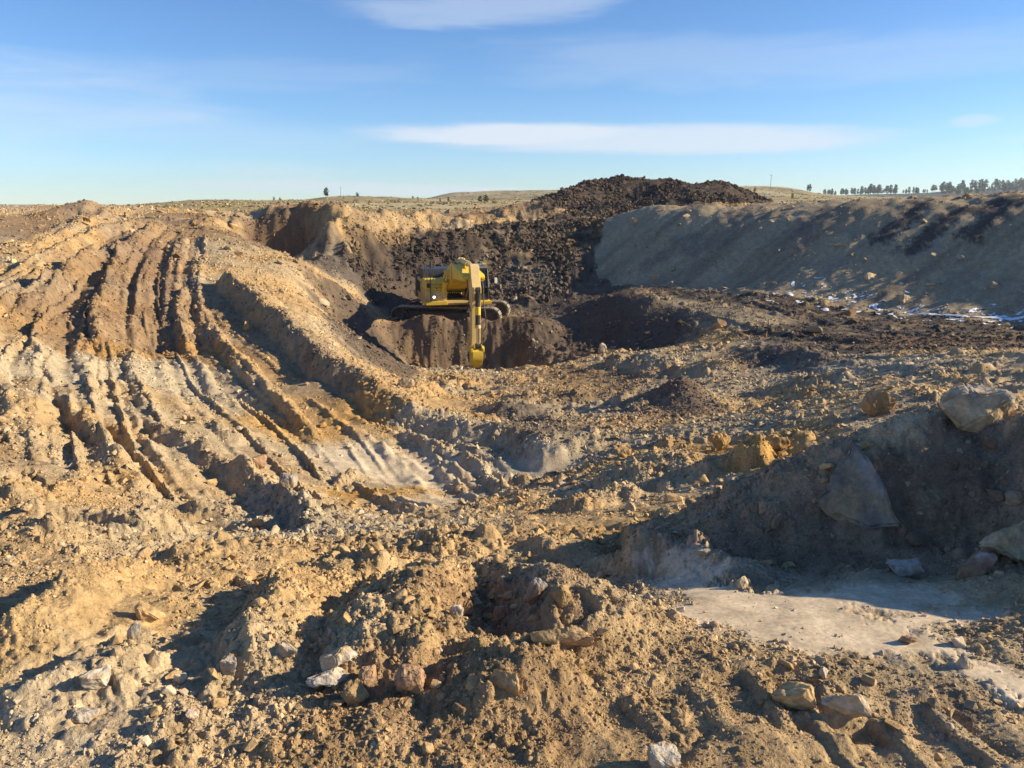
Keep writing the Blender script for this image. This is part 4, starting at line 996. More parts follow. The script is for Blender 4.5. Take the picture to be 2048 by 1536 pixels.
# named boulders and slabs: (px, py of the foot's middle, width px, height px, depth ratio, colour, top colour, seed, flat, tilt, spin, name, label)
YEL = np.array((.50, .37, .22)); WHT = np.array((.52, .45, .36)); LGR = np.array((.42, .37, .31)); RED = np.array((.30, .17, .11))
HERO = [
 (1936, 858, 118, 74, .8, YEL, LGR*.8, 3, .6, (.05, .1), .2, 'boulder', 'pale yellow block with a grey top perched on the crest of the shaded pile'),
 (1730, 1010, 140, 150,   .22, np.array((.235, .19, .15)), LGR*.7, 8, 1., (-.72, .05), -1.0, 'rock_slab', 'large triangular grey slab leaning against the shaded dirt pile'),
 (2012, 1128, 112, 74, .8, YEL*.95, None, 12, .7, (0, .1), .5, 'boulder', 'rounded yellow boulder at the foot of the shaded pile, by the frame edge'),
 (1800, 1148, 66, 30, .7, LGR, WHT*.8, 14, .4, (.1, .1), .3, 'rock_slab', 'low pale slab at the foot of the shaded pile beside the dust'),
 (1945, 1150, 78, 38, .7, RED, LGR, 17, .55, (.1, -.25), .6, 'rock', 'grey rock with a rust red underside near the yellow boulder'),
 (1070, 1208, 34, 56, .5, BRN*1.5, LGR, 21, 1., (.1, .35), .4, 'rock_slab', 'upright pale slab set in the crest of the near hollow'),
 (1118, 1212, 44, 44, .8, TAN*.8, None, 24, .9, (.1, .2), .9, 'rock', 'squarish tan rock beside the upright slab on the hollow crest'),
 (1094, 1292, 58, 36, .6, TAN*1.15, None, 27, .7, (.05, -.15), -.3, 'dirt_slab', 'short dirt slab with a split, below the near hollow'),
 (1150, 1300, 84, 34, .5, TAN*1.1, None, 29, .6, (.05, -.2), -.35, 'dirt_slab', 'long tan dirt slab pressed by a track, below the hollow'),
 (1010, 1402, 56, 52, .8, TAN*.95, None, 31, .85, (.2, .1), .2, 'rock', 'dusty tan block halfway down the brown slope of the near mound'),
 (836, 1400, 72, 62, .7, BRN*1.7, None, 35, .8, (.3, .2), .6, 'rock', 'big brown block half buried in the dark slope of the near mound'),
 (738, 1374, 36, 36, .8, BRN*2.0, None, 38, .9, (.1, .3), .9, 'rock', 'small brown wedge of rock in the dark slope, above its neighbour'),
 (712, 1412, 42, 44, .8, TAN*.85, None, 41, .9, (.2, -.3), .3, 'rock', 'tan angular rock at the foot of the dark slope'),
 (682, 1346, 76, 42, .5, WHT, YEL, 44, .7, (.1, -.3), -.3, 'rock_slab', 'bright cream slab tilted up at the edge of the dark slope'),
 (660, 1384, 86, 36, .6, LGR*1.1, WHT, 47, .45, (.05, .05), .1, 'rock_slab', 'flat grey-white slab lying below the tilted cream slab'),
 (574, 1322, 50, 34, .5, PALE*.85, None, 51, .4, (.1, -.45), -.5, 'rock_slab', 'long narrow pale slab sticking out of the churned dirt'),
 (192, 1388, 50, 46, .8, WHT, None, 55, .85, (.2, .2), .7, 'rock', 'chalky white rock standing beside the long black shadow'),
 (460, 1360, 30, 46, .7, LGR*.8, None, 58, 1.1, (.1, .1), .2, 'rock', 'pointed grey rock standing upright in pale churned dirt'),
 (304, 1246, 54, 32, .7, TAN*1.15, None, 61, .7, (.1, .1), .2, 'rock', 'tan blocky rock on the flank of the left sandy ridge'),
 (270, 1284, 22, 40, .5, LGR*.9, None, 64, 1.2, (.05, .2), .3, 'rock', 'thin pointed shard standing at the end of the left track'),
 (168, 1446, 42, 20, .8, LGR, PALE, 67, .35, (.05, .1), .4, 'rock_slab', 'flat grey plate of stone on the pale crust at the left'),
 (384, 1450, 22, 24, .8, np.array((.55, .42, .34)), None, 71, .8, (.1, .1), .6, 'rock', 'small pinkish rock alone on pale dirt at the near left'),
 (912, 1236, 28, 26, .8, LGR*.8, WHT, 74, .9, (.05, .05), .1, 'rock', 'block with a flat grey top inside the near hollow'),
 (934, 1234, 22, 28, .8, TAN, None, 77, .9, (.1, .1), .8, 'rock', 'tan rock touching the flat topped block in the hollow'),
 (998, 1246, 26, 34, .8, BRN*1.6, None, 81, .95, (.1, .2), .5, 'rock', 'brown rock at the foot of the hollow slope'),
 (1241, 918, 38, 28, .9, TAN*.9, None, 84, .8, (.1, .1), .2, 'rock', 'rounded tan rock on the grey clay ridge beside the berm end'),
 (1553, 1066, 30, 30, .8, BRN*1.7, None, 87, .8, (.1, .2), .6, 'rock', 'brown angular rock on the lower slope of the shaded pile'),
 (1525, 1036, 20, 20, .9, BRN*1.9, None, 91, .9, (0, 0), .6, 'rock', 'small round stone above the brown rock on the shaded pile'),
 (497, 664, 19, 20, .9, TAN, None, 94, .9, (.1, .1), .3, 'rock', 'lone tan stone on the shaded side of the straight berm'),
 (815, 776, 32, 22, .7, PALE*.75, None, 97, .7, (.1, -.3), .5, 'rock', 'tan block lying on the slope between berm and trench'),
 (1205, 708, 19, 20, .9, PALE*.9, None, 101, .9, (0, .1), .3, 'rock', 'pale squarish boulder on the dark floor right of the trench'),
 (1028, 604, 13, 13, .9, PALE*.8, None, 104, .9, (0, .1), .3, 'rock', 'pale stone on the slope behind the excavator arm'),
 (519, 938, 32, 24, .8, BRN*1.8, None, 107, .8, (.1, .2), .3, 'rock', 'brown block on top of the clod row across the road'),
 (578, 976, 34, 26, .8, LGR*.8, None, 111, .8, (.2, .2), .3, 'rock', 'grey tilted rock at the lower end of the clod row'),
 (1811, 1290, 25, 15, .8, BRN*1.6, None, 114, .7, (.05, .1), .2, 'rock', 'small brown rock alone on the pale dusty patch'),
 (1652, 1358, 20, 18, .8, WHT, None, 117, .8, (.05, .1), .2, 'rock', 'little white stone below the pale dusty patch'),
 (1325, 1540, 58, 36, .8, WHT*.9, None, 121, .6, (.05, .1), .2, 'rock', 'cream block cut by the lower edge of the frame'),
 (1583, 1424, 74, 50, .5, TAN*1.1, None, 124, .8, (.1, -.3), -.4, 'dirt_slab', 'smooth faced dirt slab left by a track, upper of two'),
 (1690, 1440, 76, 46, .4, PALE*.8, None, 127, .8, (.1, -.3), -.45, 'dirt_slab', 'paler smooth faced dirt slab left by a track, with a chipped end'),
 (1755, 830, 58, 52, .8, TAN*.85, None, 131, .8, (.1, .1), .2, 'clod', 'big tan clod on the lumpy ridge behind the shaded pile'),
 (1556, 902, 44, 28, .8, (OCH*.5+TAN*.5), None, 134, .7, (.1, .1), .2, 'clod', 'ochre clod on the slope left of the shaded pile crest'),
 (1432, 905, 46, 30, .8, (OCH*.5+TAN*.45), None, 137, .7, (.1, .1), .5, 'clod', 'ochre clod among grey clay lumps'),
 (1743, 562, 24, 20, .4, OLV*1.5, None, 141, .9, (-.6, .1), .2, 'rock_slab', 'pale slab lying halfway down the embankment'),
 (1924, 522, 20, 13, .8, LGR, None, 144, .7, (-.3, .1), .2, 'rock', 'pale stone in the middle of the embankment below the black streaks'),
 (1810, 604, 26, 17, .8, OLV*1.4, None, 147, .7, (-.1, .1), .2, 'rock', 'stone at the foot of the embankment above the snow'),
 (1272, 448, 20, 16, .8, TAN, None, 151, .8, (0, .1), .2, 'rock', 'sunlit tan stone at the top end of the embankment'),
]
hp = hits([(h[0], h[1]) for h in HERO])
for h, (wx, wy) in zip(HERO, hp):
    px, py, wpx, hpx, dr, col, top, seed, flat, tilt, spin, nm, lab = h
    me = stone_mesh(seed, flat, 14, .045 if 'triangular' in lab else .06, 1, .25, [(-.5, -.32), (-.34, .1), (-.2, .5), (.1, .22), (.5, -.36), (.15, -.46), (-.3, -.44)] if 'triangular' in lab else None); tint(me, col, top, seed); me.materials.append(M_rub)
    co = np.array([v.co for v in me.vertices]); ext = co.max(0)-co.min(0)
    rng_ = math.dist((wx, wy, float(look(ZB, wx, wy))), (0, 0, EYE)); mpp = rng_/1539
    wz = float(look(ZB, wx, wy))
    o = add(nm, me)
    sx_, sz_ = wpx*mpp/ext[0], hpx*mpp/ext[2]*1.08
    sy_ = wpx*mpp*dr/ext[1]
    dirx, diry = wx/math.hypot(wx, wy), wy/math.hypot(wx, wy)
    o.location = (wx+dirx*sy_*ext[1]*.3, wy+diry*sy_*ext[1]*.3, wz+sz_*ext[2]*.36)
    if 'triangular' in lab: o.location.z -= .10; o.location.y += .05
    if 'embankment' in lab: o.location.z -= .35*sz_*ext[2]
    o.scale = (sx_, sy_, sz_); o.rotation_euler = (tilt[0], tilt[1], spin*.5)
    set_tags(o, lab, nm.replace('_', ' '))

SHORT = {'pale yellow block': 'the pale block on the pile crest', 'large triangular': 'the triangular slab', 'rounded yellow': 'the rounded yellow boulder', 'low pale slab': 'the low pale slab by the dust', 'grey rock with a rust': 'the rust sided rock',
 'upright pale slab': 'the upright slab on the hollow crest', 'short dirt': 'the split dirt slab', 'dusty tan block': 'the dusty tan block', 'big brown block': 'the big brown block', 'bright cream': 'the tilted cream slab', 'flat grey-white': 'the flat grey-white slab',
 'long narrow pale': 'the narrow pale slab', 'chalky white': 'the chalky white rock', 'pointed grey': 'the pointed upright rock', 'tan blocky': 'the blocky rock on the sandy ridge', 'thin pointed': 'the thin pointed shard', 'flat grey plate': 'the flat stone plate', 'small pinkish': 'the small pinkish rock',
 'block with a flat': 'the flat topped block', 'rounded tan rock': 'the rounded rock at the berm end', 'brown angular': 'the brown rock on the shaded pile', 'lone tan stone': 'the lone stone on the berm', 'tan block lying': 'the tan block above the trench', 'brown block on top': 'the brown block on the clod row',
 'grey tilted': 'the grey tilted rock', 'small brown rock alone': 'the brown rock on the dust', 'little white': 'the little white stone', 'cream block': 'the cream block at the frame edge', 'smooth faced dirt': 'the upper track slab', 'paler smooth': 'the chipped track slab', 'big tan clod': 'the big tan clod', 'ochre clod on': 'the ochre clod by the pile', 'ochre clod among': 'the ochre clod in grey clay', 'pale squarish': 'the squarish boulder by the trench', 'pale slab lying': 'the slab on the embankment'}
anch = []
for h, q in zip(HERO, hp):
    for key, nm in SHORT.items():
        if h[-1].startswith(key): anch.append((q[0], q[1], nm))
used_labels = {}
for job in LABEL_JOBS:
    o, tn_, wh, gr, x, y, s_, an = job
    best = None
    for qx, qy, nm in anch:
        d = math.hypot((x-qx)/y*1.0, math.log(y/qy))
        if best is None or d < best[0]: best = (d, qx, qy, nm)
    d, qx, qy, nm = best
    du, dv = x/y-qx/qy, math.log(y/qy)
    rel = ('left of' if du < 0 else 'right of') if abs(du) > abs(dv)*.6 else ('in front of' if dv < 0 else 'behind')
    far_ = 'just ' if d < .09 else '' if d < .2 else 'well '
    sz = 'large' if an > .02 else 'small' if an < .0165 else 'mid-sized'
    lab = '%s %s stone %s%s %s' % (sz, tn_, far_, rel, nm)
    used_labels.setdefault(lab, []).append((o, gr, tn_))
for lab, os_ in used_labels.items():
    for o, gr, tn_ in os_:
        set_tags(o, lab, 'stone', lab.split(' ', 1)[1] if len(os_) > 1 else '%s %s' % (tn_, gr))

# ------------------------------------------------------------------ snow caught along the foot of the embankment
m_snow, n, l, b = mat('snow', (.86, .87, .90), .7, 0, .3)
tx = n.new('ShaderNodeTexNoise'); tx.inputs['Scale'].default_value = 9.; bp = n.new('ShaderNodeBump'); bp.inputs['Strength'].default_value = .3; bp.inputs['Distance'].default_value = .03
l.new(tx.outputs['Fac'], bp.inputs['Height']); l.new(bp.outputs[0], b.inputs['Normal'])
sl_ = catmull(hits([(1560, 582), (1650, 596), (1750, 612), (1850, 630), (1950, 636), (2050, 636), (2140, 640)]), 6)
tot_ = np.concatenate([[0], np.cumsum(np.hypot(*np.diff(sl_, axis=0).T))]); ns = int(tot_[-1]/.03); nw = 110
ta = np.linspace(0, tot_[-1], ns); cxs, cys = np.interp(ta, tot_, sl_[:, 0]), np.interp(ta, tot_, sl_[:, 1])
nx_, ny_ = -np.gradient(cys), np.gradient(cxs); nl_ = np.hypot(nx_, ny_); nx_, ny_ = nx_/nl_, ny_/nl_
wv = np.linspace(-1.6, 1.6, nw)
sxx, syy = cxs[:, None]+nx_[:, None]*wv[None], cys[:, None]+ny_[:, None]*wv[None]
ff_ = ta[:, None]/tot_[-1]+0*wv[None]
sn = .62*gn(sxx*1.3, syy*2.6, 505)+.55*gn(sxx*4, syy*6, 506)+.45*gn(sxx*11, syy*13, 507)-.30*np.abs(wv[None])*1.0+.18*ff_-.16
sn = np.maximum(sn, (1.1-np.abs(wv[None]+.1*gn(sxx*1.2, syy*1.2, 509))/.11)*sst(.45, .62, ff_)+.5*gn(sxx*2.2, syy*2.2, 508)-.15)
q_ = np.arange(ns*nw).reshape(ns, nw); fs = np.stack([q_[:-1, :-1], q_[1:, :-1], q_[1:, 1:], q_[:-1, 1:]], -1).reshape(-1, 4)
sf = sn.ravel(); fs = fs[sf[fs].min(1) > .12]
u, inv = np.unique(fs, return_inverse=True)
vv = np.stack([sxx.ravel()[u], syy.ravel()[u], look(ZB, sxx.ravel()[u], syy.ravel()[u])+.012+.05*np.clip(sf[u]-.12, 0, .5)], 1)
me = np_mesh('snow', vv, inv.reshape(fs.shape), m_snow)
if me.polygons[0].normal.z < 0: me.flip_normals()
set_tags(add('snow', me), 'thin remnants of snow along the foot of the embankment', None, None, 'stuff')

# ------------------------------------------------------------------ dry grass on the near hills
rgg = np.random.default_rng(5)
n = 22000
a = rgg.uniform(-R_(35), R_(35), n); r = np.exp(rgg.uniform(math.log(62), math.log(420), n))
x, y = r*np.sin(a), r*np.cos(a)
k = (fbm(x/6, y/6, 601, 3)+.3 > rgg.random(n)*.9) & ~inpoly(POLY['heap'], x, y); x, y, r = x[k], y[k], r[k]
z = look(ZB, x, y); n = len(x)
h = rgg.uniform(.05, .16, n)*(1+r/300); wd = h*rgg.uniform(.8, 2.2, n)
vv = np.empty((n, 9, 3)); 
for q in range(3):
    th = rgg.uniform(0, 3.14, n)
    vv[:, q*3] = np.stack([x-np.cos(th)*wd, y-np.sin(th)*wd, z-.05], 1)
    vv[:, q*3+1] = np.stack([x+np.cos(th)*wd, y+np.sin(th)*wd, z-.05], 1)
    vv[:, q*3+2] = np.stack([x+rgg.normal(0, .5, n)*wd, y+rgg.normal(0, .5, n)*wd, z+h], 1)
ff = np.arange(n*9).reshape(-1, 3)
cg = np.repeat(np.array(GRASS)*rgg.uniform(.72, 1.25, (n, 1))*np.array([1, .99, .95]), 9, 0)
set_tags(add('dry_grass', np_mesh('dry_grass', vv.reshape(-1, 3), ff, M_rub, cg, False)), 'dry yellow grass covering the hills behind the pit', None, None, 'stuff')

# ------------------------------------------------------------------ trees, shrubs, poles on the hills
m_leaf, n, l, b = mat('pine_needles', (.035, .055, .030), .8, 0, .2)
oi = n.new('ShaderNodeTexNoise'); oi.inputs['Scale'].default_value = .8; cr = n.new('ShaderNodeValToRGB')
cr.color_ramp.elements[0].color = (.030, .050, .030, 1); cr.color_ramp.elements[1].color = (.10, .13, .065, 1)
geo = n.new('ShaderNodeNewGeometry'); l.new(geo.outputs['Position'], oi.inputs['Vector']); l.new(oi.outputs['Fac'], cr.inputs[0]); l.new(cr.outputs[0], b.inputs['Base Color'])
m_bark, *_ = mat('bark', (.09, .06, .045), .9)
m_sage, n, l, b = mat('scrub', (.12, .12, .07), .9, 0, .2)
def crown_mesh(seed, slim, base=.22, n=130, kind='pine'):
    rn = random.Random(seed); v, f = [], []
    for _ in range(n):
        t = rn.random()
        if kind == 'pine': rad_ = slim*(.25+.75*math.sin(math.pi*min(1, .18+t*.82))**.8)*(.75+.5*rn.random()); zz = base+(1-base)*t
        else: rad_ = slim*math.sqrt(max(0, 1-(2*t-1)**2)); zz = base+(1-base)*t
        th = rn.uniform(0, 6.283); q = math.sqrt(rn.random()); c = Vector((math.cos(th)*rad_*q, math.sin(th)*rad_*q, zz))
        s = .055*(1.3-t*.4)*(1 if kind == 'pine' else 1.6)
        b0 = len(v)
        for _ in range(4):
            v.append(c+Vector((rn.gauss(0, 1), rn.gauss(0, 1), rn.gauss(0, .7)))*s)
        f += [(b0, b0+1, b0+2), (b0, b0+2, b0+3), (b0, b0+3, b0+1), (b0+1, b0+3, b0+2)]
    me = bpy.data.meshes.new('crown'); me.from_pydata(v, [], f); me.update(); return me
def trunk_mesh(h=.5, r=.018):
    bm = bmesh.new(); bmesh.ops.create_cone(bm, cap_ends=True, segments=6, radius1=r, radius2=r*.4, depth=h, matrix=Matrix.Translation((0, 0, h/2-.03)))
    me = bpy.data.meshes.new('trunk'); bm.to_mesh(me); bm.free(); me.materials.append(m_bark); return me
CR = [crown_mesh(s, sl, bs) for s, sl, bs in ((1, .20, .2), (2, .24, .25), (3, .17, .15), (4, .28, .3), (5, .22, .35))]
RD = [crown_mesh(s, .30, .05, 90, 'round') for s in (11, 12)]
for m_ in CR: m_.materials.append(m_leaf)
for m_ in RD: m_.materials.append(m_leaf)
TR = trunk_mesh(.75)
def tree(x, y, h, crown, name, label, cat, group=None, zoff=0.):
    e = bpy.data.objects.new(name, None); COL.objects.link(e)
    e.location = (x, y, float(look(ZB, x, y))-.02*h+zoff); e.scale = (h, h, h); e.rotation_euler.z = random.uniform(0, 6.28)
    set_tags(e, label, cat, group)
    add('trunk', TR, e); add('crown', crown, e)
    return e
def polar(px, Yd): return W(px, 400, Yd)[0], Yd
rt = random.Random(9)
for k in range(64):
    px = 1640+ (rt.random()**.9)*215
    if 1795 < px < 1850 and rt.random() < .5: px -= 60
    x, y = polar(px, rt.uniform(690, 790))
    tree(x, y, rt.uniform(4, 8.5)*(1.15 if 1720 < px < 1790 else .85), rt.choice(CR), 'pine_tree', 'dark pine in the low tree line beyond the embankment', 'pine tree', 'pines in the far low tree line')
for k in range(40):
    px = rt.uniform(1852, 2060); x, y = polar(px, rt.uniform(780, 830))
    tree(x, y, rt.uniform(5, 10), rt.choice(CR), 'pine_tree', 'dark pine along the crest of the far wooded slope', 'pine tree', 'pines on the crest of the wooded slope')
for k in range(90):
    px = rt.uniform(1880, 2110); x, y = polar(px, rt.uniform(650, 775))
    tree(x, y, rt.uniform(4, 7), rt.choice(CR), 'pine_tree', 'small dark pine on the face of the far wooded slope', 'pine tree', 'pines on the face of the wooded slope')
for px, Yd, h, kind, lab in ((653, 188, 1.5, 1, 'lone round tree on a bare stem beside the hilltop pole'), (548, 168, .9, 0, 'small dark juniper, the wider of two left of the lone tree'), (560, 168, .8, 0, 'thin dark juniper beside the wider one on the left hill'),
                             (715, 199, 1.0, 1, 'dark round juniper just right of the hilltop pole'), (826, 212, 1.0, 1, 'wide dark bush on the low crest before the far flat hill'), (835, 212, .9, 1, 'dark bush close beside the wide one on the low crest'),
                             (897, 150, .9, 0, 'small pointed juniper at the left foot of the flat hill'), (880, 150, .7, 0, 'tiny pointed juniper left of the one at the hill foot'), (960, 110, .8, 1, 'dark round bush before the flat hill, left of a pair'), (972, 108, .9, 1, 'dark round bush before the flat hill, right of a pair'),
                             (1618, 330, 2.6, 0, 'dark juniper on the right slope of the tan hill'), (1614, 330, 2.2, 0, 'smaller juniper on the right slope of the tan hill'), (1508, 240, 1.6, 0, 'dark juniper at the edge of the black heap on the tan hill')):
    x, y = polar(px, Yd)
    tree(x, y, h*(1.25 if kind else 1.2), RD[0] if kind else CR[2], 'juniper_tree' if not kind else 'bush', lab, 'juniper' if not kind else 'bush', None, .3 if px == 653 else 0)
def tube_bm(bm, p, q, r, seg=8, r2=None):
    p, q = Vector(p), Vector(q); d = q-p
    m = Matrix.Translation((p+q)/2)@d.to_track_quat('Z', 'Y').to_matrix().to_4x4()
    return bmesh.ops.create_cone(bm, cap_ends=True, segments=seg, radius1=r, radius2=r if r2 is None else r2, depth=d.length, matrix=m)
def box_bm(bm, x0, x1, y0, y1, z0, z1, bev=0.):
    g = bmesh.ops.create_cube(bm, size=1., matrix=Matrix.Translation(((x0+x1)/2, (y0+y1)/2, (z0+z1)/2))@Matrix.Diagonal((x1-x0, y1-y0, z1-z0, 1)))
    if bev: bmesh.ops.bevel(bm, geom=list({e for v in g['verts'] for e in v.link_edges}), offset=bev, segments=2, affect='EDGES', clamp_overlap=True)
    return g
def obj(name, bm, m, parent=None, smooth=False):
    bmesh.ops.remove_doubles(bm, verts=bm.verts, dist=1e-5)
    me = bpy.data.meshes.new(name); bm.to_mesh(me); bm.free(); me.materials.append(m)
    if smooth:
        me.polygons.foreach_set('use_smooth', np.ones(len(me.polygons), bool))
        try: me.set_sharp_from_angle(angle=R_(35))
        except Exception: pass
    return add(name, me, parent)
m_post, *_ = mat('weathered_post', (.16, .13, .10), .8)
def pole(px, Yd, h, r, lab, arm=True):
    x, y = polar(px, Yd); z = float(look(ZB, x, y))
    e = bpy.data.objects.new('utility_pole', None); COL.objects.link(e); e.location = (x, y, z); set_tags(e, lab, 'pole')
    bm = bmesh.new(); tube_bm(bm, (0, 0, -.4), (0, 0, h), r, 8, r*.7); obj('post', bm, m_post, e)
    bm = bmesh.new(); box_bm(bm, -h*.07, h*.07, -r*.6, r*.6, h*.93, h*.96); obj('crossarm', bm, m_post, e)
pole(682, 196, 2.3, .045, 'thin pole standing on the small hilltop behind the pit')
pole(1539, 330, 5.5, .09, 'thin distant pole on the tan hill right of the black heap')
# striped marker on a stake behind the embankment
m_yel_s, *_ = mat('marker_yellow', (.75, .62, .12), .6); m_blk_s, *_ = mat('marker_black', (.03, .03, .03), .6)
x, y = polar(1584, 62); z = float(look(ZB, x, y))
e = bpy.data.objects.new('marker_sign', None); COL.objects.link(e); e.location = (x, y, max(z, W(1584, 412, 62)[2])); set_tags(e, 'small striped yellow marker on a thin stake behind the embankment', 'marker')
bm = bmesh.new(); tube_bm(bm, (0, 0, -.6), (0, 0, 1.0), .022, 6); obj('stake', bm, m_yel_s, e)
bm = bmesh.new(); box_bm(bm, -.10, .10, -.035, -.025, .55, 1.0, .003); pl = obj('panel', bm, m_yel_s, e)
for k in range(3):
    bm = bmesh.new(); g = box_bm(bm, -.095, .095, -.041, -.036, .60+k*.13, .655+k*.13)
    for v in g['verts']: v.co.z += v.co.x*.35
    obj('stripe', bm, m_blk_s, pl)

# ------------------------------------------------------------------ thin air between here and the far ridge
hzm = bpy.data.materials.new('haze_air'); hzm.use_nodes = True; hn = hzm.node_tree.nodes; hn.clear()
ho = hn.new('ShaderNodeOutputMaterial'); hv_ = hn.new('ShaderNodeVolumePrincipled')
hv_.inputs['Color'].default_value = (.80, .90, 1.0, 1); hv_.inputs['Density'].default_value = .00024; hv_.inputs['Anisotropy'].default_value = .2
hzm.node_tree.links.new(hv_.outputs[0], ho.inputs['Volume'])
bm = bmesh.new(); zlo = float(Z.min())-1.0; box_bm(bm, -1320, 1320, -1320, 1320, zlo, max(float(Z.max()), 30)+14)
set_tags(obj('haze', bm, hzm), 'thin bluish haze over the distant ridges', None, None, 'stuff')

# ------------------------------------------------------------------ excavator
def paint_mat(name, base, rough=.45, dirt=(.30, .22, .13), amt=.55, dust_top=.35, metal=0.):
    m, n, l, b = mat(name, base, rough, metal, .4)
    geo = n.new('ShaderNodeNewGeometry')
    t = n.new('ShaderNodeTexNoise'); t.inputs['Scale'].default_value = 2.6; t.inputs['Detail'].default_value = 8; t.inputs['Roughness'].default_value = .72
    l.new(geo.outputs['Position'], t.inputs['Vector'])
    r = n.new('ShaderNodeMapRange'); r.inputs[1].default_value = .44; r.inputs[2].default_value = .72; r.inputs[3].default_value = 0; r.inputs[4].default_value = amt
    l.new(t.outputs['Fac'], r.inputs[0])
    mxn = n.new('ShaderNodeMix'); mxn.data_type = 'RGBA'; mxn.inputs[6].default_value = (*base, 1); mxn.inputs[7].default_value = (*dirt, 1)
    l.new(r.outputs[0], mxn.inputs['Factor']); l.new(mxn.outputs[2], b.inputs['Base Color'])
    rr = n.new('ShaderNodeMapRange'); rr.inputs[3].default_value = rough; rr.inputs[4].default_value = .9; l.new(r.outputs[0], rr.inputs[0]); l.new(rr.outputs[0], b.inputs['Roughness'])
    return m
Y_ = paint_mat('machine_yellow', (.86, .60, .05), .36, (.40, .28, .13), .6)
Y_dusty = paint_mat('machine_yellow_dusty', (.76, .55, .17), .55, (.42, .31, .18), .95)
Y_arm = paint_mat('arm_yellow', (.80, .58, .22), .5, (.55, .42, .24), .7)
K_ = paint_mat('machine_black', (.028, .029, .032), .4, (.18, .14, .10), .45)
HOOD = paint_mat('hood_black', (.03, .033, .04), .28, (.14, .12, .10), .3)
CWT = paint_mat('counterweight_grey', (.16, .13, .10), .6, (.30, .23, .15), .7)
TRK = paint_mat('track_steel', (.07, .06, .052), .55, (.24, .18, .12), .75, metal=.3)
SHOE = paint_mat('shoe_steel', (.30, .26, .21), .5, (.34, .27, .18), .6, metal=.3)
CHR, *_ = mat('chrome_rod', (.75, .76, .78), .14, 1.)
GRYS = paint_mat('worn_steel', (.38, .37, .36), .4, (.3, .25, .2), .4, metal=.7)
m_glass, n, l, b = mat('cab_glass', (.03, .04, .045), .06, 0, .6)
b.inputs['Transmission Weight'].default_value = .55
m_mir, *_ = mat('mirror_white', (.78, .78, .76), .5)
m_lamp, n, l, b = mat('lamp_lens', (.9, .88, .8), .2)
b.inputs['Emission Color'].default_value = (1, .93, .78, 1); b.inputs['Emission Strength'].default_value = 3.0
m_rub2, *_ = mat('rubber_hose', (.05, .045, .04), .6)
EXC = bpy.data.objects.new('excavator', None); COL.objects.link(EXC)
EX, EYc, EZ = -2.66, 34.0, -3.37
EXC.location = (EX, EYc, EZ); EXC.scale = (.88, .88, .88)
set_tags(EXC, 'dusty yellow tracked excavator reaching its arm down into the trench', 'excavator')
PSI = R_(13.5); TPS = R_(-9)
def prism(bm, prof, x0, x1, bev=.0):
    """profile in (forward, up) drawn out from x0 to x1; forward is towards -y"""
    a = [bm.verts.new((x0, -f, z)) for f, z in prof]; b_ = [bm.verts.new((x1, -f, z)) for f, z in prof]
    fs_ = [bm.faces.new(a[::-1]), bm.faces.new(b_)]
    n_ = len(prof)
    for i_ in range(n_): fs_.append(bm.faces.new((a[i_], a[(i_+1) % n_], b_[(i_+1) % n_], b_[i_])))
    bmesh.ops.recalc_face_normals(bm, faces=fs_)
    if bev: bmesh.ops.bevel(bm, geom=list({e for f_ in fs_ for e in f_.edges}), offset=bev, segments=2, affect='EDGES', clamp_overlap=True)
def up(name, bm, m, parent=EXC, smooth=True):
    o = obj(name, bm, m, parent, smooth)
    if parent is EXC: o.rotation_euler.z = PSI
    return o
def lo(name, bm, m, parent=EXC, smooth=True):
    o = obj(name, bm, m, parent, smooth)
    if parent is EXC: o.rotation_euler.z = TPS
    return o
# --- undercarriage (travels along local x)
TL, TR_, TH = 2.25, .46, .48
def track_path(s):
    """point and heading on the oval chain, s in 0..1"""
    st_ = 2*TL; ar_ = math.pi*TR_; tot = 2*st_+2*ar_; d = (s % 1)*tot
    if d < st_: return (TL-d, TH+TR_), math.pi
    d -= st_
    if d < ar_: a_ = math.pi/2+d/TR_; return (-TL+TR_*math.cos(a_), TH+TR_*math.sin(a_)), a_+math.pi/2
    d -= ar_
    if d < st_: return (-TL+d, TH-TR_), 0.
    d -= st_
    a_ = -math.pi/2+d/TR_; return (TL+TR_*math.cos(a_), TH+TR_*math.sin(a_)), a_+math.pi/2
bm = bmesh.new()
box_bm(bm, -.105, .105, -.30, .30, -.018, .018, .006)
for q in (-.08, 0, .075): box_bm(bm, q-.011, q+.011, -.30, .30, -.060, -.016)
me_shoe = bpy.data.meshes.new('track_shoe'); bm.to_mesh(me_shoe); bm.free(); me_shoe.materials.append(SHOE)
bm = bmesh.new(); tube_bm(bm, (0, -.21, 0), (0, .21, 0), .10, 14); tube_bm(bm, (0, -.24, 0), (0, .24, 0), .045, 10)
me_rol = bpy.data.meshes.new('roller'); bm.to_mesh(me_rol); bm.free(); me_rol.materials.append(TRK)
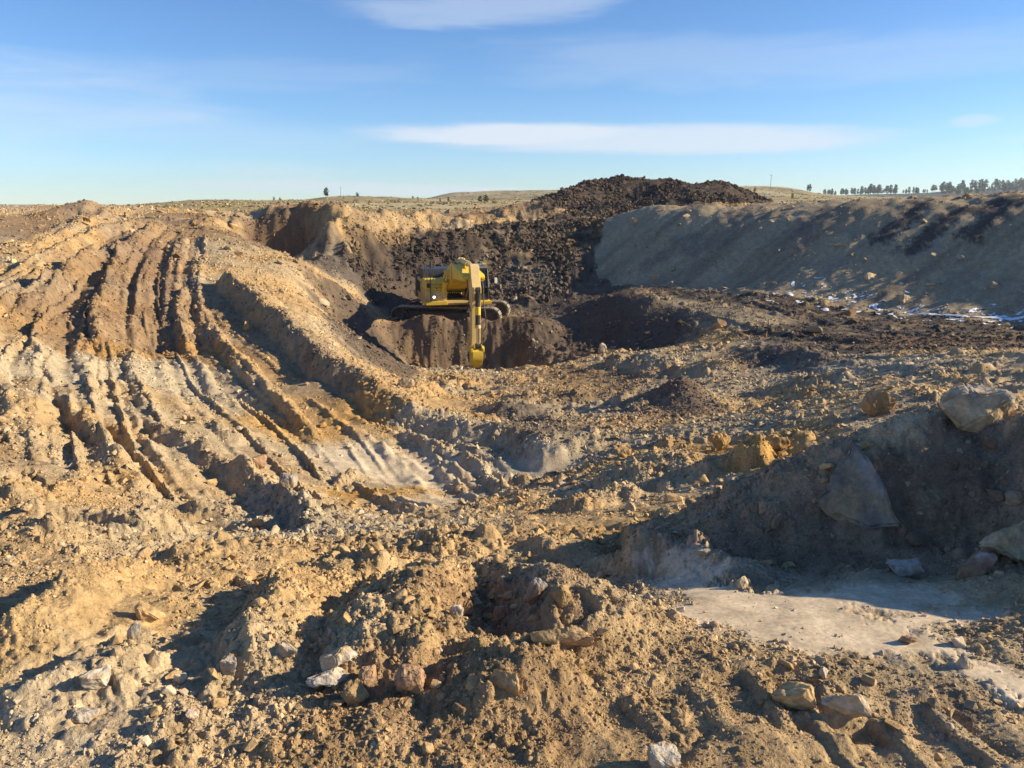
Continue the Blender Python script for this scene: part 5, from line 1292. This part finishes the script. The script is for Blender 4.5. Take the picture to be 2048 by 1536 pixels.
for yy in (-1.30, 1.30):
    bm = bmesh.new()
    box_bm(bm, -1.85, 1.85, yy-.20, yy+.20, .26, .66, .04)
    box_bm(bm, -1.2, 1.2, yy-.26 if yy < 0 else yy+.20, yy-.20 if yy < 0 else yy+.26, .16, .38, .02)
    tf = lo('track_frame', bm, TRK)
    for s_, r_, nm in ((TL-.02, .36, 'sprocket'), (-TL+.02, .36, 'idler')):
        bm = bmesh.new(); tube_bm(bm, (s_, yy-.12, TH), (s_, yy+.12, TH), r_, 22); tube_bm(bm, (s_, yy-.22, TH), (s_, yy+.22, TH), r_*.55, 16)
        obj(nm, bm, TRK, tf, True)
    for k in range(7):
        o = add('roller', me_rol, tf); o.location = (-1.65+k*.55, yy, .13)
    for k in (-.7, .7):
        o = add('roller', me_rol, tf); o.location = (k, yy, .86); o.scale = (.6, .9, .6)
    for k in range(48):
        (px_, pz_), hd = track_path(k/48)
        o = add('track_shoe', me_shoe, tf); o.location = (px_, yy, pz_)
        o.rotation_euler = (0, -hd+math.pi, 0)
bm = bmesh.new(); box_bm(bm, -.95, .95, -1.12, 1.12, .42, .85, .06); tube_bm(bm, (0, 0, .85), (0, 0, 1.08), .68, 32); lo('carbody', bm, K_)
# --- upper structure; x to the machine's left (right as seen), forward = -y
bm = bmesh.new(); prism(bm, [(1.75, 1.08), (1.9, 1.18), (1.9, 1.32), (-2.2, 1.32), (-2.2, 1.08)], -1.52, 1.52, .02); up('swing_deck', bm, Y_dusty)
bm = bmesh.new(); prism(bm, [(1.96, 1.12), (1.98, 1.30), (1.7, 1.31), (1.7, 1.09)], -1.55, -.52, .02); up('deck_skirt', bm, Y_)
bm = bmesh.new(); prism(bm, [(1.86, 1.325), (1.84, 1.79), (.2, 1.79), (.2, 1.325)], -1.5, -.55, .035); up('storage_box', bm, Y_dusty)
bm = bmesh.new(); prism(bm, [(1.83, 1.80), (1.74, 2.22), (1.62, 2.27), (.2, 2.27), (.2, 1.80)], -1.5, -.58, .035); tank = up('fuel_tank', bm, Y_)
for zz in (1.93, 2.07):
    bm = bmesh.new(); box_bm(bm, -1.44, -.64, -1.824, -1.80+.02, zz, zz+.012); obj('panel_seam', bm, K_, tank)
for xx in (-1.0, -.78):
    bm = bmesh.new(); box_bm(bm, xx-.035, xx+.035, -1.835, -1.79, 1.90, 1.925); obj('latch', bm, K_, tank)
bm = bmesh.new(); box_bm(bm, -1.47, -1.33, -1.86, -1.78, 1.95, 2.15, .01); up('side_mirror_box', bm, K_)
bm = bmesh.new(); prism(bm, [(.18, 1.325), (.18, 2.18), (-1.9, 2.22), (-1.9, 1.325)], -1.53, -.6, .03); sd_ = up('side_door', bm, Y_dusty)
for q in range(7):
    bm = bmesh.new(); box_bm(bm, -1.555, -1.525, .25+q*.2, .35+q*.2, 1.5, 2.05, .006); obj('louvre', bm, K_, sd_)
# dark rounded hood behind
hp_ = [(.1, 2.2)]+[(.1-.25*(1-math.cos(t)), 2.32+.36*math.sin(t)) for t in np.linspace(0, math.pi/2, 6)]+[(-1.7-.2*math.sin(t), 2.32+.36*math.cos(t)) for t in np.linspace(0, math.pi/2, 6)]+[(-1.9, 2.2)]
bm = bmesh.new(); prism(bm, hp_, -1.42, .45); up('engine_hood', bm, HOOD)
# counterweight: round tail
bm = bmesh.new(); a_ = []
for t in np.linspace(-1.02, 1.02, 17): a_.append((1.62*math.sin(t)/math.sin(1.02), 1.92+1.25*(math.cos(t)-math.cos(1.02))/(1-math.cos(1.02))*.75))
lo_ = [bm.verts.new((x_, y_, 1.15)) for x_, y_ in a_]+[bm.verts.new((1.62, 1.5, 1.15)), bm.verts.new((-1.62, 1.5, 1.15))]
hi_ = [bm.verts.new((x_*.985, y_*.97, 2.3)) for x_, y_ in a_]+[bm.verts.new((1.60, 1.5, 2.3)), bm.verts.new((-1.60, 1.5, 2.3))]
bm.faces.new(lo_[::-1]); bm.faces.new(hi_)
for i_ in range(len(lo_)): j_ = (i_+1) % len(lo_); bm.faces.new((lo_[i_], lo_[j_], hi_[j_], hi_[i_]))
bmesh.ops.recalc_face_normals(bm, faces=bm.faces); bmesh.ops.bevel(bm, geom=bm.edges[:], offset=.03, segments=2, affect='EDGES', clamp_overlap=True)
up('counterweight', bm, CWT)
# handrails on the right front
bm = bmesh.new()
for xx, yy in ((-1.42, -1.5), (-1.42, -.7), (-1.12, -1.5)):
    tube_bm(bm, (xx, yy, 2.25), (xx, yy, 2.95), .018, 8)
tube_bm(bm, (-1.42, -1.5, 2.95), (-1.42, -.7, 2.95), .018, 8); tube_bm(bm, (-1.42, -1.5, 2.95), (-1.12, -1.5, 2.95), .018, 8); tube_bm(bm, (-1.42, -1.5, 2.62), (-1.42, -.7, 2.62), .014, 8); tube_bm(bm, (-1.42, -1.5, 2.62), (-1.12, -1.5, 2.62), .014, 8)
up('handrail', bm, K_)
bm = bmesh.new(); tube_bm(bm, (-1.31, -1.93, 1.15), (-1.31, -1.93, 2.75), .018, 8); up('grab_rail', bm, K_)
bm = bmesh.new(); tube_bm(bm, (-1.15, -1.70, 1.5), (-1.15, -1.90, 1.5), .085, 16); lm = up('work_lamp', bm, K_)
bm = bmesh.new(); tube_bm(bm, (-1.15, -1.902, 1.5), (-1.15, -1.915, 1.5), .06, 16); obj('lamp_lens', bm, m_lamp, lm)
# step frame and valve bay between tank and boom
bm = bmesh.new(); box_bm(bm, -.62, -.5, -1.75, -.2, 1.33, 2.3, .02); tube_bm(bm, (-.75, -1.5, 2.3), (-.45, -1.5, 2.45), .05, 10); tube_bm(bm, (-.55, -1.3, 2.3), (-.55, -1.3, 2.5), .07, 10); up('valve_housing', bm, Y_)
bm = bmesh.new()
for q in range(6): tube_bm(bm, (-.3+q*.11, -1.05, 1.34), (-.3+q*.11, -1.05, 1.62), .04, 10)
box_bm(bm, -.36, .36, -1.0, -.2, 1.33, 1.5, .02); up('control_valve', bm, K_)
bm = bmesh.new(); tube_bm(bm, (-.9, 1.0, 2.6), (-.9, 1.0, 3.0), .06, 12); up('exhaust_pipe', bm, K_)
# cab
cabp = [(1.88, 1.36), (1.93, 1.9), (1.70, 2.75), (1.55, 2.85), (.15, 2.85), (.05, 2.75), (.05, 1.36)]
bm = bmesh.new()
def cab_bar(p, q, x_, r_=.045): tube_bm(bm, (x_, -p[0], p[1]), (x_, -q[0], q[1]), r_, 8)
for xx in (.55, 1.47):
    for p_, q_ in zip(cabp, cabp[1:]+cabp[:1]): cab_bar(p_, q_, xx)
    cab_bar((.95, 1.36), (.95, 2.85), xx)
for p_ in cabp: tube_bm(bm, (.55, -p_[0], p_[1]), (1.47, -p_[0], p_[1]), .045, 8)
cabf = up('cab_frame', bm, K_)
bm = bmesh.new(); prism(bm, [(1.90, 1.33), (1.92, 1.62), (.03, 1.62), (.03, 1.33)], .52, 1.5, .03); prism(bm, [(.4, 1.6), (.4, 2.75), (.03, 2.75), (.03, 1.6)], .53, 1.49, .03); obj('cab_body', bm, K_, cabf, True)
bm = bmesh.new(); prism(bm, [(1.78, 2.80), (1.62, 2.90), (.15, 2.92), (.0, 2.84), (.0, 2.78)], .50, 1.52, .03); obj('cab_roof', bm, GRYS, cabf, True)
for nm, pr, x0, x1 in (('windscreen', [(1.905, 1.64), (1.935, 1.9), (1.71, 2.74), (1.69, 2.74), (1.91, 1.9), (1.88, 1.64)], .60, 1.42),):
    bm = bmesh.new(); prism(bm, pr, x0, x1); obj(nm, bm, m_glass, cabf)
for xx in (.545, 1.465):
    bm = bmesh.new(); prism(bm, [(1.86, 1.66), (1.89, 1.9), (1.66, 2.72), (1.0, 2.78), (1.0, 1.66)], xx, xx+.012); obj('side_window', bm, m_glass, cabf)
    bm = bmesh.new(); prism(bm, [(.9, 1.66), (.9, 2.78), (.42, 2.78), (.42, 1.66)], xx, xx+.012); obj('side_window', bm, m_glass, cabf)
bm = bmesh.new(); tube_bm(bm, (.8, -1.965, 1.75), (1.15, -1.78, 2.55), .016, 6); obj('wiper', bm, K_, cabf)
bm = bmesh.new(); box_bm(bm, .72, 1.22, -1.0, -.5, 1.6, 1.85, .05); box_bm(bm, .75, 1.19, -.62, -.5, 1.8, 2.45, .05); obj('seat', bm, K_, cabf)
bm = bmesh.new(); prism(bm, [(2.05, 1.10), (2.1, 1.26), (.2, 1.30), (.2, 1.10)], .52, 1.62, .03); up('cab_step', bm, Y_)
bm = bmesh.new(); prism(bm, [(1.5, 2.925), (1.55, 2.99), (1.2, 3.0), (1.2, 2.925)], 1.3, 1.5, .01); up('beacon_guard', bm, Y_)
bm = bmesh.new(); tube_bm(bm, (1.47, -1.75, 2.3), (1.85, -1.85, 2.35), .014, 6); mo_ = up('mirror_bracket', bm, K_)
bm = bmesh.new(); box_bm(bm, 1.78, 1.92, -1.92, -1.84, 2.08, 2.36, .025); obj('mirror', bm, m_mir, mo_)
# boom
bm = bmesh.new(); BW = .50
prism(bm, [(.15, 1.55), (.05, 1.75), (.25, 1.98), (1.5, 2.72), (2.4, 3.06), (3.1, 3.18), (3.8, 3.14), (6.05, 2.92), (6.22, 2.78), (6.12, 2.62), (4.6, 2.55), (3.6, 2.52), (2.9, 2.36), (2.0, 1.95), (.6, 1.55)], -BW, BW*.9, .035)
boom = up('boom', bm, Y_)
bm = bmesh.new()
tube_bm(bm, (-.78, -3.0, 2.74), (.72, -3.0, 2.74), .07, 12)
for xx in (-BW-.05, BW*.9+.003): prism(bm, [(2.6, 2.55), (2.75, 3.0), (3.25, 3.05), (3.4, 2.6), (3.0, 2.4)], xx, xx+.045, .01)
prism(bm, [(2.5, 3.1), (2.75, 3.38), (3.05, 3.4), (3.2, 3.15)], -.16, -.09, .01); prism(bm, [(2.5, 3.1), (2.75, 3.38), (3.05, 3.4), (3.2, 3.15)], .09, .16, .01)
tube_bm(bm, (-.2, -2.85, 3.28), (.2, -2.85, 3.28), .06, 12)
obj('boom_bracket', bm, Y_dusty, boom, True)
bm = bmesh.new()
for xx in (-.64, .54): prism(bm, [(-.05, 1.32), (-.05, 1.95), (.3, 2.1), (.75, 1.75), (.85, 1.32)], xx, xx+.09, .02)
tube_bm(bm, (-.68, -.28, 1.80), (.64, -.28, 1.80), .08, 14); up('boom_foot', bm, Y_)
def cyl(name, p, q, xx, rb, rr_, frac, mb, parent=EXC):
    bm_ = bmesh.new(); P_, Q_ = Vector((xx, -p[0], p[1])), Vector((xx, -q[0], q[1])); d = Q_-P_
    tube_bm(bm_, P_, P_+d*frac, rb, 18); tube_bm(bm_, P_+d*(frac-.06), P_+d*frac, rb*1.18, 18)
    tube_bm(bm_, P_-Vector((rb*.9, 0, 0)), P_+Vector((rb*.9, 0, 0)), rb*1.1, 14)
    o_ = up(name, bm_, mb, parent)
    bm_ = bmesh.new(); tube_bm(bm_, P_+d*(frac-.02), Q_, rr_, 16); obj('rod', bm_, CHR, o_, True)
    bm_ = bmesh.new(); tube_bm(bm_, Q_-Vector((rb*1.1, 0, 0)), Q_+Vector((rb*1.1, 0, 0)), rb*1.05, 14); obj('rod_eye', bm_, mb, o_, True)
    return o_
for xx in (-.66, .60): cyl('boom_cylinder', (1.15, 1.36), (3.0, 2.74), xx, .125, .075, .70, Y_)
cyl('arm_cylinder', (2.85, 3.28), (6.02, 3.22), 0., .12, .07, .62, Y_arm)
# stick, hanging straight down
bm = bmesh.new()
prism(bm, [(5.88, 3.22), (6.02, 3.34), (6.2, 3.30), (6.42, 2.75), (6.62, 2.38), (6.50, 1.6), (6.34, -.30), (6.22, -.40), (6.08, -.30), (5.98, 1.4), (5.92, 2.5)], -.20, .20, .025)
stick = up('stick', bm, Y_arm)
bm = bmesh.new()
for xx in (-.16, .10): prism(bm, [(6.5, 2.1), (6.62, 2.45), (6.84, 2.42), (6.86, 2.2), (6.6, 1.9)], xx, xx+.06, .01)
obj('cylinder_bracket', bm, Y_dusty, stick, True)
bc = cyl('bucket_cylinder', (6.76, 2.32), (6.66, -.06), 0.02, .105, .062, .66, K_)
bm = bmesh.new(); tube_bm(bm, (.02, -6.75, 1.62), (.02, -6.738, 1.28), .112, 18); obj('cylinder_collar', bm, Y_, bc, True)
bm = bmesh.new(); tube_bm(bm, (.02, -6.715, .86), (.02, -6.708, .72), .125, 18); obj('cylinder_gland', bm, Y_arm, bc, True)
bm = bmesh.new()
for xx in (-.19, .16): prism(bm, [(6.62, .0), (6.74, -.04), (6.72, -.16), (6.28, -.44), (6.18, -.38), (6.2, -.28)], xx, xx+.04, .01)
up('bucket_link', bm, Y_)
# narrow digging bucket seen from its back
bk = [(6.08, -.25), (6.30, -.20), (6.62, -.16), (6.74, -.28), (6.76, -.50), (6.66, -.78), (6.42, -1.02), (6.10, -1.12), (6.06, -1.06), (6.36, -.95), (6.57, -.74), (6.66, -.50), (6.60, -.30), (6.10, -.33)]
bm = bmesh.new(); prism(bm, bk, -.22, .22, .012); bucket = up('bucket', bm, Y_)
bm = bmesh.new()
for xx in (-.235, .205): prism(bm, [(6.08, -.27), (6.62, -.2), (6.73, -.30), (6.74, -.5), (6.65, -.76), (6.42, -.98), (6.10, -1.08)], xx, xx+.03, .006)
obj('side_plate', bm, Y_, bucket, True)
bm = bmesh.new()
for xx in (-.30, .20): prism(bm, [(6.30, -.12), (6.62, -.08), (6.76, -.18), (6.74, -.33), (6.35, -.32)], xx, xx+.10, .015)
obj('bucket_ear', bm, Y_, bucket, True)
for xx in (-.27, -.05, .17):
    bm = bmesh.new(); prism(bm, [(6.72 if abs(xx) > .1 else 6.2, -.86 if abs(xx) > .1 else -1.06), (6.60 if abs(xx) > .1 else 6.2, -1.0 if abs(xx) > .1 else -1.14), (6.1, -1.24), (5.95, -1.22), (6.1, -1.1)], xx, xx+.09, .01); obj('tooth', bm, GRYS, bucket, True)
# hoses
def hose(pts, r_, nm='hose'):
    bm_ = bmesh.new(); c = catmull(pts, 5)
    for a_, b_2 in zip(c[:-1], c[1:]): tube_bm(bm_, a_, b_2, r_, 8)
    return up(nm, bm_, m_rub2)
hose([(.26, -6.0, 2.9), (.32, -6.4, 2.5), (.30, -6.6, 1.8), (.33, -6.8, 1.2), (.36, -6.75, .8), (.28, -6.6, .55)], .022)
hose([(-.24, -5.8, 2.9), (-.34, -6.3, 2.6), (-.32, -6.5, 1.9), (-.26, -6.6, 1.4)], .022)
hose([(-.42, -1.2, 1.7), (-.48, -2.0, 2.5), (-.44, -2.8, 3.1), (-.3, -3.6, 3.2)], .028)
hose([(.40, -1.2, 1.7), (.46, -2.2, 2.6), (.40, -3.0, 3.12), (.28, -4.5, 3.05), (.26, -6.0, 2.9)], .024)
